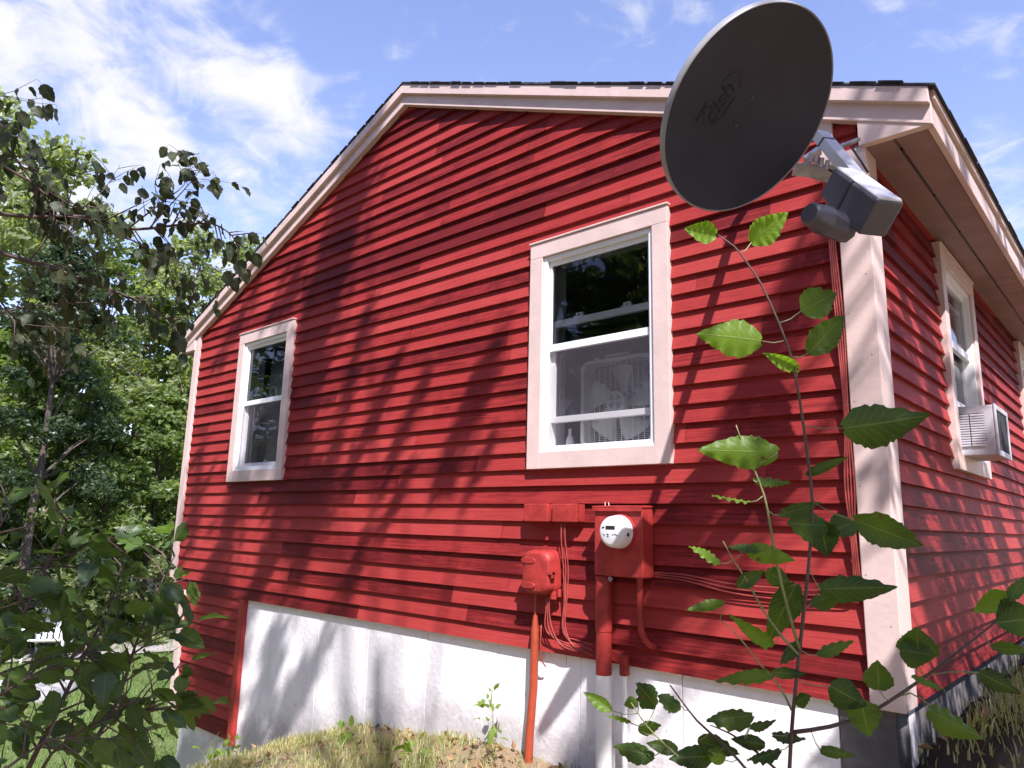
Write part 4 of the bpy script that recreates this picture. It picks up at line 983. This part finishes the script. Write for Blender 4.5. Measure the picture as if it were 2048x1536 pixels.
    V = np.concatenate(Vs); F = np.concatenate(Fs); T = np.concatenate(Ts)
    cr_ = bpy.data.objects.new('crown', quads_mesh('crown', V, F, T, LMo)); C.objects.link(cr_); keep(cr_, t)
    # limbs out to the twigs
    for q in [Vector(x) for x in st[::3]]:
        m1 = hub.lerp(q, .5)+Vector((0, 0, .9)); tw.tube([hub, m1, q], [.03, .016, .006], 5, cap=False)
    keep(tw.build('trunk', M_bark, smooth=True), t)
overhang()

rr_ = random.Random(77)
for i in range(20):
    an = math.radians(-178+i*10.5); D_ = rr_.uniform(12.5, 15.5); x, y = CAM.x+D_*math.cos(an), CAM.y+D_*math.sin(an)
    plant_tree([T_b, T_d][i % 2], x, y, rr_.uniform(.85, 1.0), rr_.uniform(0, 6), 'tree of the wood closing in the yard behind the photographer', 'wood around the yard')
# ------------------------------------------------------------------ grass
def grass():
    rng = np.random.default_rng(5)
    def blades(n, xr_, yr_, hh, dens, name, mt, lab, wid=.0035):
        x = rng.uniform(*xr_, n); y = rng.uniform(*yr_, n)
        f = np.array([dens(a, b) for a, b in zip(x, y)]); k = rng.random(n) < f; x, y = x[k], y[k]; n = len(x)
        z = np.array([ground_h(a, b) for a, b in zip(x, y)])-.005
        h = hh*rng.uniform(.35, 1.3, n)*(.6+.4*f[k]); an = rng.random(n)*2*np.pi; ln = rng.uniform(.15, .9, n)*h
        wd = wid*rng.uniform(.6, 1.4, n)
        B = np.stack([x, y, z], 1); dx = np.stack([np.cos(an), np.sin(an), np.zeros(n)], 1); sx = np.stack([-np.sin(an), np.cos(an), np.zeros(n)], 1)*wd[:, None]
        up = np.array([0, 0, 1.]); m_ = B+up*(h*.6)[:, None]+dx*(ln*.3)[:, None]; tp = B+up*h[:, None]+dx*ln[:, None]
        V = np.stack([B-sx, B+sx, m_+sx*.7, m_-sx*.7, tp], 1).reshape(-1, 3); i = np.arange(n)*5
        F = [tuple(q) for q in np.stack([i, i+1, i+2, i+3], 1).tolist()]+[tuple(q) for q in np.stack([i+3, i+2, i+4], 1).tolist()]
        tn = rng.random(n); me = quads_mesh(name, V, F, np.concatenate([tn, tn]), mt)
        o = bpy.data.objects.new(name, me); C.objects.link(o); tag(o, lab, 'grass', kind='stuff')
    Mdry = leaf_mat('dry_grass', (.14, .21, .060), (.50, .43, .26), .3)
    Mgreen = leaf_mat('lawn_grass', (.070, .125, .034), (.19, .28, .08), .38)
    pn = lambda a, b: .35+.65*(math.sin(a*3.7+b*2)*math.sin(b*4.1-a*1.3) > -.15)
    blades(17000, (-5.3, -.0), (-1.3, .03), .065, lambda a, b: pn(a, b), 'dry_grass', Mdry, 'dry pale grass on the mound at the foot of the gable wall')
    blades(26000, (-.1, 1.6), (-1.0, 7.0), .08, lambda a, b: .9*pn(a*1.4, b*1.2)*(1 if a > .16 else .15), 'dry_grass', Mdry, 'tufted grass on the slope beside the side wall')
    blades(60000, (-16, -5.6), (-1.5, 7), .07, lambda a, b: 1., 'lawn_grass', Mgreen, 'mown green lawn left of the house', .006)
grass()

def litter():
    rng = np.random.default_rng(15); n = 700
    x = np.concatenate([rng.uniform(-5.2, -.1, n), rng.uniform(.05, 1.3, n//2)]); y = np.concatenate([-np.abs(rng.normal(0, .35, n)), rng.uniform(-.8, 4.5, n//2)])
    P = np.array([(a, b, ground_h(a, b)+.012) for a, b in zip(x, y)]); V, F, T = leaf_cloud(P, .045, rng, droop=0, aspect=.6)
    me = quads_mesh('leaf_litter', V, F, T, leaf_mat('dead_leaves', (.16, .09, .045), (.36, .24, .13), .1, .7, .2)); o = bpy.data.objects.new('leaf_litter', me); C.objects.link(o)
    tag(o, 'dry brown fallen leaves scattered over the soil by the house', 'leaf litter', kind='stuff')
litter()
# ------------------------------------------------------------------ near plants
def leaf_shape(L_, W, fold, curl, serr, seg=9, heart=.25, rng=rnd):
    """pointed serrated leaf along +x, normal +z, base at origin"""
    rows = []
    for i in range(seg+1):
        s = i/seg; w_ = W*.5*(math.sin(math.pi*min(1, s**.75*1.0))**.8)*(1-.30*s)*1.15
        if i == 0: w_ = W*.10
        if i == seg: w_ = 0.0008
        w_ *= 1+(serr if i % 2 else -serr*.5)
        wl, wr_ = w_*rng.uniform(.93, 1.06), w_*rng.uniform(.93, 1.06)
        rz = L_*.035*math.sin(i*1.7+L_*90); rz2 = L_*.05*math.cos(i*1.25+L_*70)
        x = s*L_-(heart*L_*.0)
        z = -curl*L_*s*s
        rows.append([(x-(.05*L_ if i <= 1 else 0)*heart*2, -wl, z+fold*w_+rz), (x, -wl*.5, z+fold*w_*.42), (x, 0, z), (x, wr_*.5, z+fold*w_*.42), (x-(.05*L_ if i <= 1 else 0)*heart*2, wr_, z+fold*w_+rz2)])
    vs = [p for r in rows for p in r]; fs = [(i*5+j, i*5+j+1, (i+1)*5+j+1, (i+1)*5+j) for i in range(seg) for j in range(4)]
    return vs, fs
def put_leaf(mb, base, tip, normal, W, tone, fold=.35, curl=.1, serr=.06, seg=11):
    x = tip-base; L_ = x.length; x.normalize(); z = (normal-x*normal.dot(x)); 
    if z.length < 1e-3: z = x.orthogonal()
    z.normalize(); y = z.cross(x)
    vs, fs = leaf_shape(L_, W, fold, curl, serr, seg)
    mb.add([base+x*a+y*b+z*(c+curl*L_*a/L_) for a, b, c in vs], fs, tone)
    mb.st += [(i/seg, (-1, -.5, 0, .5, 1)[j], tone) for i in range(seg+1) for j in range(5)]
LM_sap = leaf_mat('aspen_sapling_leaves', (.013, .029, .013), (.150, .26, .022), .42, .45, .3, vein=True)
def sapling():
    t = empty('aspen_sapling', at(1580, 1720, 1.32)); tag(t, 'young aspen sapling with broad toothed leaves standing near the house corner', 'plant')
    D = 1.32
    toc = lambda p: (CAM-p).normalized()
    leaves = [ # base u,v ; tip u,v ; width px ; tone ; depth offset ; tilt
        (1432, 470, 1368, 457, 40, .95, 0, .3), (1503, 485, 1576, 425, 52, 1.0, .02, .2), (1522, 682, 1393, 668, 72, .95, .0, .1), (1602, 622, 1672, 585, 58, .35, .02, .5),
        (1617, 706, 1689, 630, 50, .15, -.02, .4), (1596, 738, 1527, 706, 24, .9, 0, .8), (1688, 856, 1859, 830, 84, .15, -.06, .1), (1556, 905, 1394, 900, 60, .6, .0, .4),
        (1612, 950, 1697, 914, 18, .1, 0, .8), (1507, 960, 1583, 966, 20, .4, 0, .7), (1500, 1004, 1424, 991, 12, .9, 0, .8), (1558, 1030, 1642, 1004, 22, .3, 0, .6),
        (1640, 1042, 1655, 1113, 60, .05, .02, .2), (1652, 1050, 1574, 1046, 66, .25, .0, .2), (1706, 1045, 1655, 1072, 52, .05, .03, .3), (1706, 1040, 1844, 1091, 58, .1, -.05, .3),
        (1440, 1126, 1378, 1093, 24, .95, 0, .6), (1490, 1098, 1591, 1121, 34, .8, 0, .5), (1520, 1102, 1455, 1094, 20, .3, 0, .6), (1532, 1142, 1582, 1172, 34, .25, .02, .4),
        (1474, 1172, 1529, 1140, 26, .25, 0, .5), (1640, 1178, 1794, 1175, 50, .05, -.03, .2), (1447, 1205, 1372, 1220, 20, .35, 0, .5), (1622, 1208, 1690, 1176, 34, .1, 0, .4),
        (1592, 1168, 1535, 1285, 54, .1, 0, .2), (1545, 1292, 1457, 1228, 26, .75, 0, .5), (1636, 1310, 1708, 1282, 24, .2, 0, .4), (1836, 1326, 1834, 1255, 72, .1, -.05, .1),
        (1800, 1300, 1870, 1310, 56, .08, -.04, .2), (1758, 1380, 1754, 1320, 52, .15, -.03, .2), (1546, 1350, 1430, 1362, 26, .3, 0, .5), (1545, 1345, 1613, 1348, 20, .1, 0, .5),
        (1660, 1372, 1733, 1412, 56, .05, 0, .2), (1722, 1402, 1738, 1474, 62, .4, -.02, .1), (1858, 1420, 1969, 1478, 48, .4, -.06, .3), (1824, 1352, 1892, 1382, 16, .3, -.05, .6),
        (2022, 1190, 1946, 1224, 40, .85, -.08, .2), (1996, 1246, 2075, 1238, 74, .1, -.1, .1), (1984, 1296, 2060, 1300, 26, .25, -.1, .5), (1958, 1345, 2042, 1388, 36, .05, -.08, .3),
        (2020, 1200, 2048, 1155, 24, .3, -.1, .4), (1505, 1430, 1413, 1440, 42, .1, .0, .2), (1222, 1421, 1167, 1384, 24, .5, .1, .3), (1276, 1402, 1248, 1410, 22, .4, .1, .3), (1262, 1446, 1212, 1432, 10, .5, .1, .6),
        (1276, 1458, 1322, 1450, 26, .3, .1, .3), (1312, 1412, 1273, 1366, 42, .02, .05, .4), (1362, 1412, 1314, 1392, 34, .03, .05, .4), (1308, 1512, 1228, 1492, 38, .1, .05, .3),
        (1425, 1512, 1338, 1518, 42, .05, .02, .3), (1355, 1500, 1292, 1486, 26, .05, .04, .4), (1395, 1480, 1480, 1508, 36, .1, 0, .3), (1530, 1490, 1462, 1478, 26, .05, 0, .5),
        (1560, 1500, 1494, 1520, 24, .05, 0, .5), (1450, 1520, 1412, 1500, 30, .95, .0, .3), (1545, 1470, 1612, 1478, 22, .05, 0, .5), (1590, 1405, 1622, 1392, 26, .1, 0, .3), (1500, 1455, 1552, 1440, 18, .1, 0, .5),
        (1640, 1500, 1712, 1512, 20, .1, 0, .5), (1600, 1280, 1560, 1330, 24, .1, .02, .5), (1478, 880, 1505, 925, 16, .5, 0, .6)]
    base_ = at(1572, 1720, D)
    stems = [([(1572, 1720), (1578, 1536), (1585, 1430), (1600, 1290), (1618, 1130), (1628, 1000), (1614, 900), (1600, 800), (1583, 710), (1560, 650), (1520, 560), (1490, 520), (1470, 492), (1436, 470)], .0042, .0013, M_twig),
             ([(1600, 1300), (1575, 1220), (1552, 1120), (1540, 1050), (1530, 990), (1505, 930), (1482, 880), (1472, 850)], .0032, .0011, M_twigp),
             ([(1598, 1310), (1560, 1270), (1525, 1220), (1488, 1150), (1466, 1120), (1446, 1082)], .0028, .0010, M_twigp),
             ([(1583, 1465), (1660, 1455), (1740, 1430), (1810, 1382), (1870, 1340), (1940, 1285), (1996, 1240), (2040, 1205)], .0040, .0013, M_twig),
             ([(1580, 1600), (1500, 1545), (1450, 1490), (1390, 1440), (1362, 1400), (1340, 1370)], .0034, .0013, M_twig),
             ([(1450, 1600), (1380, 1530), (1330, 1490), (1290, 1450), (1262, 1405)], .0024, .0010, M_twigp),
             ([(1583, 1420), (1560, 1370), (1520, 1330), (1470, 1262), (1440, 1240)], .0022, .0009, M_twigp), ([(1575, 1560), (1510, 1500), (1460, 1465), (1420, 1450)], .0028, .001, M_twig), ([(1870, 1420), (1820, 1378), (1780, 1402)], .0016, .0010, M_twigp), ([(1955, 1345), (1900, 1342), (1850, 1352)], .0014, .0010, M_twigp)]
    def dd(u): return D-(.00020*(max(u, 1640)-1640))*1.0+.0002*(1560-min(u, 1560))
    allp = []
    for pts, r0, r1, mt in stems:
        P = [at(u, v, dd(u)) for u, v in pts]; g = MB()
        if pts[0] in ((1572, 1720), (1580, 1600), (1450, 1600)): P = [Vector((base_.x, base_.y, ground_h(base_.x, base_.y)-.04))]+P
        # round the polyline
        Q = [P[0]]
        for a_, b_ in zip(P, P[1:]): Q += [a_.lerp(b_, .5), b_]
        for k in range(1, len(Q)-1): Q[k] = Q[k]*.5+(Q[k-1]+Q[k+1])*.25
        n = len(Q); g.tube(Q, [r0+(r1-r0)*k/(n-1) for k in range(n)], 8)
        keep(g.build('stem', mt, smooth=True), t); allp += Q
    g = MB(); ps = MB(); rr = random.Random(9)
    for bu, bv, tu, tv, wpx, tone, off, tilt in leaves:
        d0 = dd(bu)+off*.6; b_ = at(bu, bv, d0); tlen = math.hypot(tu-bu, tv-bv)
        t_ = at(tu, tv, d0+rr.uniform(-.03, .03)-tilt*tlen*.00022)
        W = wpx/FPX*d0
        nrm = toc(b_)*(1 if tilt < .6 else .6)+Vector((rr.uniform(-.2, .2), rr.uniform(-.2, .2), .25+tilt*.5*rr.choice((-1, 1))))
        put_leaf(g, b_, t_, nrm, W*(1.02+.2*tilt), tone, fold=rr.choice((-1, 1))*rr.uniform(.15, .6), curl=rr.uniform(-.22, .22), serr=.034, seg=23)
        q = min(allp, key=lambda p: (p-b_).length)
        if (q-b_).length > .004 and (q-b_).length < .16: ps.tube([q, q.lerp(b_, .5)+Vector((0, 0, -.004)), b_], .0009, 6)
    keep(g.build('foliage', LM_sap, smooth=True), t); ps.build_each('leaf_stalk', M_twigp, lambda o: keep(o, t), smooth=True)
    # a few buds
sapling()

def branch_plant(name, label, cat, stems, n_side, leaf_len, lm, tone_rng, seed, droop, zone=None, heart=.3, aspect=.7, stem_mat=M_twig, root=None, maxleaf=900, side_len=.25, leaf_step=.05):
    """stems: list of 3-D polylines with radius; side twigs and leaves grow from them"""
    rr = random.Random(seed); t = empty(name, root or stems[0][0][0]); tag(t, label, cat)
    g = MB(); lf = MB(); cnt = 0
    def leaf(p, dirn):
        nonlocal cnt
        if cnt > maxleaf: return
        ll = leaf_len*rr.uniform(.6, 1.25); d = dirn*(1-droop)+Vector((0, 0, -1))*droop+Vector((rr.uniform(-.5, .5), rr.uniform(-.5, .5), rr.uniform(-.35, .35))); d.normalize()
        b = p+d*ll*.35; g.tube([p, p.lerp(b, .5)+Vector((0, 0, .003)), b], leaf_len*.008, 4, cap=False)
        d2 = (d+Vector((0, 0, -droop*.8))).normalized()
        nr = Vector((rr.uniform(-1, 1), rr.uniform(-1, 1), 1.1-droop)); put_leaf(lf, b, b+d2*ll, nr, ll*aspect, rr.uniform(*tone_rng), fold=rr.uniform(.05, .4), curl=rr.uniform(.0, .25), serr=.08, seg=9); cnt += 1
    for pts, r0 in stems:
        P = [Vector(p) for p in pts]
        if name == 'leafy_shrub': P = [Vector((P[0].x*.6+root.x*.4, P[0].y*.6+root.y*.4, ground_h(P[0].x, P[0].y)-.05))]+P
        Q = [P[0]]
        for a_, b_ in zip(P, P[1:]): Q += [a_.lerp(b_, 1/3), a_.lerp(b_, 2/3), b_]
        for k in range(1, len(Q)-1): Q[k] = Q[k]*.5+(Q[k-1]+Q[k+1])*.25
        n = len(Q); g.tube(Q, [max(.0008, r0*(1-.85*k/(n-1))) for k in range(n)], 7)
        tot = sum((Q[k+1]-Q[k]).length for k in range(n-1)); ns = max(1, int(tot*n_side))
        for _ in range(ns):
            s = rr.uniform(.12, 1)*(n-1); k = min(n-2, int(s)); p = Q[k].lerp(Q[k+1], s-k); d = (Q[k+1]-Q[k]).normalized()
            o = d.orthogonal().normalized(); o = Matrix.Rotation(rr.uniform(0, 2*math.pi), 3, d) @ o
            sd_ = (d*.7+o+Vector((0, 0, .1-droop*.3))).normalized(); ln = side_len*rr.uniform(.4, 1.2)*(1.2-.6*s/(n-1))
            q1 = p+sd_*ln*.5; q2 = q1+(sd_+Vector((rr.uniform(-.3, .3), rr.uniform(-.3, .3), rr.uniform(-.3, .1)))).normalized()*ln*.5
            g.tube([p, q1, q2], [r0*.3+.0006, r0*.2+.0005, .0006], 5, cap=False)
            m = max(2, int(ln/leaf_step))
            for j in range(m):
                f = (j+1)/m; pp = p.lerp(q1, f*2) if f < .5 else q1.lerp(q2, f*2-1)
                leaf(pp, (sd_+(o if j % 2 else -o)*.7).normalized())
    keep(g.build('branch', stem_mat, smooth=True), t); keep(lf.build('foliage', lm, smooth=True), t)
    return t
LM_birch = leaf_mat('birch_leaves', (.020, .034, .022), (.060, .066, .032), .24, .5, .25, vein=True)
LM_shrub = leaf_mat('shrub_leaves', (.026, .052, .024), (.085, .150, .032), .38, .4, .45, vein=True)
def path(pts): return [at(u, v, d) for u, v, d in pts]
birch = branch_plant('birch_tree', 'birch whose hanging branches with small pointed leaves reach in from the left', 'tree', [
    (path([(-260, 420, 2.6), (0, 505, 2.8), (130, 545, 2.9), (250, 590, 3.0), (320, 625, 3.05), (355, 655, 3.1)]), .012),
    (path([(-200, 300, 2.6), (0, 440, 2.7), (180, 430, 2.9), (270, 462, 3.0), (350, 450, 3.1), (430, 445, 3.15), (465, 470, 3.2), (480, 500, 3.25)]), .010),
    (path([(250, 462, 3.0), (330, 400, 3.05), (370, 372, 3.1), (385, 320, 3.1)]), .004), (path([(300, 455, 3.0), (395, 350, 3.1), (405, 330, 3.1)]), .003),
    (path([(-150, 240, 2.5), (0, 330, 2.7), (110, 390, 2.8), (170, 430, 2.9)]), .009),
    (path([(-100, 150, 2.5), (-20, 250, 2.6), (40, 330, 2.7), (110, 420, 2.8)]), .008),
    (path([(-50, 640, 2.7), (60, 610, 2.8), (170, 605, 2.9), (250, 600, 3.0)]), .005),
    (path([(-120, 560, 2.6), (20, 620, 2.7), (90, 700, 2.8)]), .006), (path([(170, 430, 2.9), (300, 500, 3.0), (400, 540, 3.1), (440, 560, 3.15)]), .004), (path([(-60, 200, 2.6), (10, 190, 2.7), (60, 200, 2.75)]), .003),
    (path([(60, 520, 2.8), (130, 430, 2.85), (150, 360, 2.9), (170, 330, 2.9)]), .004), (path([(150, 430, 2.9), (210, 380, 2.9), (240, 330, 2.95)]), .003)],
    26, .057, LM_birch, (0, 1), 31, .62, root=at(-260, 420, 2.6), side_len=.20, leaf_step=.040, aspect=.72, maxleaf=2200)
branch_plant('leafy_shrub', 'broad-leaved green shrub filling the lower left foreground', 'shrub', [
    (path([(60, 1700, 1.7), (140, 1560, 1.75), (240, 1400, 1.85), (270, 1290, 1.9), (310, 1190, 2.0), (350, 1110, 2.05)]), .008),
    (path([(-40, 1720, 1.7), (60, 1530, 1.7), (160, 1330, 1.8), (230, 1190, 1.9), (250, 1100, 1.9)]), .009),
    (path([(-160, 1700, 1.6), (-60, 1450, 1.65), (40, 1240, 1.7), (120, 1080, 1.8), (150, 1000, 1.8)]), .009),
    (path([(-200, 1600, 1.6), (-120, 1300, 1.6), (-40, 1120, 1.65), (30, 1000, 1.7)]), .008),
    (path([(200, 1700, 1.8), (250, 1540, 1.85), (285, 1430, 1.9), (330, 1370, 1.95), (365, 1320, 2.0)]), .006),
    (path([(30, 1640, 1.6), (100, 1500, 1.6), (200, 1440, 1.65), (290, 1420, 1.7)]), .006),
    (path([(-160, 1500, 1.5), (-20, 1400, 1.55), (100, 1330, 1.6), (180, 1310, 1.65)]), .007), (path([(-160, 1650, 1.4), (-20, 1560, 1.4), (90, 1480, 1.45), (150, 1470, 1.5)]), .006),
    (path([(-100, 1200, 1.7), (20, 1140, 1.75), (130, 1130, 1.8), (230, 1150, 1.85), (300, 1160, 1.9)]), .005)],
    13, .066, LM_shrub, (0, 1), 41, .34, root=at(0, 1800, 1.7), side_len=.17, leaf_step=.042, aspect=.62, maxleaf=2000)
def birch_trunk():
    b = at(-620, 800, 2.5); z0 = ground_h(b.x, b.y); g = MB()
    g.tube([(b.x, b.y, z0-.3), (b.x+.03, b.y-.02, z0+1.4), (b.x-.02, b.y, z0+3.0), (b.x+.05, b.y+.02, z0+5.5)], [.075, .065, .05, .02], 12)
    for u, v, d in [(-260, 420, 2.6), (-200, 300, 2.6), (-150, 240, 2.5), (-100, 150, 2.5), (-50, 640, 2.7), (-120, 560, 2.6), (-60, 200, 2.6)]:
        q = at(u, v, d); st = Vector((b.x, b.y, q.z-.35)); g.tube([st, st.lerp(q, .5)+Vector((0, 0, .04)), q], [.022, .016, .011], 8, cap=False)
    keep(g.build('trunk', M_bark, smooth=True), birch)
birch_trunk()
LM_weed = leaf_mat('weed_leaves', (.10, .16, .03), (.20, .30, .06), .45, .5, .3, vein=True)
def weed(name, x, y, h, ll, n, seed, lab, lean=(0, 0)):
    rr = random.Random(seed); z = ground_h(x, y); r = Vector((x, y, z-.02)); st = []
    for k in range(n):
        e = Vector((x+rr.uniform(-.12, .12)*h*2+lean[0], y+rr.uniform(-.08, .08)*h*2+lean[1], z+h*rr.uniform(.6, 1))); st.append(([r, r.lerp(e, .5)+Vector((rr.uniform(-.03, .03), 0, .02)), e], .0022))
    return branch_plant(name, lab, 'plant', st, 14, ll, LM_weed, (0, 1), seed, .15, root=r, side_len=.08, leaf_step=.035, aspect=.6, stem_mat=M_twigp, maxleaf=60)
weed('seedling', -2.06, -.16, .42, .055, 2, 51, 'pale green seedling standing against the foundation left of the orange pipe')
weed('weed', -5.15, -.22, .55, .05, 4, 52, 'tall weed growing at the left end of the white foundation')
weed('weed', -4.75, -.3, .25, .05, 4, 53, 'small weed on the grass slope near the left of the foundation')
weed('weed', -5.6, -.35, .5, .045, 3, 54, 'weed in front of the concrete under the lower red panel')
weed('weed', -3.2, -.35, .14, .06, 4, 55, 'low broad weed on the mound below the middle of the foundation')
weed('weed', -2.45, -.45, .12, .07, 5, 56, 'low leafy weed on the mound left of the pipes')
weed('weed', .55, .6, .16, .07, 4, 57, 'low weed in the grass beside the side wall')

# ------------------------------------------------------------------ garden furniture on the lawn
def chair(x, y, rz, lab, s=1):
    z = ground_h(x, y); t = empty('garden_chair', (0, 0, 0)); tag(t, lab, 'chair')
    def part(nm, f):
        g = MB(); f(g); o = g.build(nm, M_white, bevel=.004); o.parent = t; return o
    part('seat', lambda g: [g.box((-.26, -.25+k*.1, .38-.02*k), (.26, -.16+k*.1, .405-.02*k)) for k in range(5)])
    for k in range(6):
        xx = -.25+k*.1
        part('back_slat', lambda g: g.hexa([(xx-.036, .24, .30), (xx+.036, .24, .30), (xx+.036, .262, .30), (xx-.036, .262, .30), (xx-.042, .46, .98-.03*abs(k-2.5)), (xx+.042, .46, .98-.03*abs(k-2.5)), (xx+.042, .482, .98-.03*abs(k-2.5)), (xx-.042, .482, .98-.03*abs(k-2.5))]))
    for sx in (-1, 1):
        part('armrest', lambda g: g.box((sx*.34-.055, -.30, .57), (sx*.34+.055, .36, .592)))
        part('leg', lambda g: g.box((sx*.31-.02, -.27, 0), (sx*.31+.02, -.20, .569)))
        part('leg', lambda g: g.hexa([(sx*.29-.015, .45, 0), (sx*.29+.015, .45, 0), (sx*.29+.015, .52, 0), (sx*.29-.015, .52, 0), (sx*.29-.015, .22, .568), (sx*.29+.015, .22, .568), (sx*.29+.015, .29, .568), (sx*.29-.015, .29, .568)]))
    t.location = (x, y, z); t.rotation_euler = (0, 0, rz); t.scale = (s, s, s)
x, y = far(128, 16.2); chair(x, y, 1.0, 'white slatted garden chair on the far side of the lawn')
def table(x, y, rz, lab):
    t = empty('garden_table', (0, 0, 0)); tag(t, lab, 'table')
    g = MB(); [g.box((-.75, -.40+k*.135, .70), (.75, -.28+k*.135, .73)) for k in range(6)]; o = g.build('tabletop', M_white, bevel=.004); o.parent = t
    for sx in (-1, 1):
        for sy in (-1, 1):
            g = MB(); g.box((sx*.62-.03, sy*.3-.03, 0), (sx*.62+.03, sy*.3+.03, .699)); o = g.build('leg', M_white, bevel=.004); o.parent = t
    t.location = (x, y, ground_h(x, y)); t.rotation_euler = (0, 0, rz)
p = (-8.2, 2.0); table(p[0], p[1], 1.2, 'white table on the lawn poking out behind the left corner of the house')
# grey stones edging the lawn
M_stone = mat('grey_stone', (.34, .33, .33), .9, .3, 5, .6, bdist=.02)
def stone(seed, x, y, r, lab):
    rr = np.random.default_rng(seed); g = MB(); vs, fs = [], []; a = 10; b_ = 6
    for i in range(b_+1):
        ph = math.pi*i/b_
        for j in range(a):
            th = 2*math.pi*j/a; k = r*(1+rr.uniform(-.18, .18)); vs.append((x+k*1.3*math.sin(ph)*math.cos(th), y+k*math.sin(ph)*math.sin(th), ground_h(x, y)+k*.55*math.cos(ph)+r*.2))
    fs = [(i*a+j, i*a+(j+1) % a, (i+1)*a+(j+1) % a, (i+1)*a+j) for i in range(b_) for j in range(a)]
    g.add(vs, fs); tag(g.build('stone', M_stone, smooth=True), lab, 'stone', 'stones at the lawn edge')
for i, (u, dd_, r, lb) in enumerate([(62, 13.5, .22, 'grey stone left of the others in front of the white chair'), (95, 13.2, .30, 'largest grey stone in front of the white chair'), (140, 12.8, .26, 'pale stone right below the white chair'), (170, 13.4, .2, 'small stone right of the white chair')]):
    x, y = far(u, dd_); stone(i+70, x, y, r, lb)
# gravel path strip at the far edge of the lawn
g = MB(); pa = [far(u, dd_) for u, dd_ in ((-150, 15.6), (60, 16.0), (200, 16.2), (330, 16.4), (420, 16.6))]
vs = []
for (x, y) in pa:
    d = Vector((x-CAM.x, y-CAM.y)).normalized(); vs += [(x, y, -1.80), (x+d.x*1.6, y+d.y*1.6, -1.80)]
vs = [(a, b, ground_h(a, b)+.03) for a, b, c in vs]
g.add(vs, [(2*k, 2*k+2, 2*k+3, 2*k+1) for k in range(len(pa)-1)])
tag(g.build('path', mat('pale_gravel', (.36, .32, .31), .95, .3, 12, .5, bdist=.01)), kind='structure')
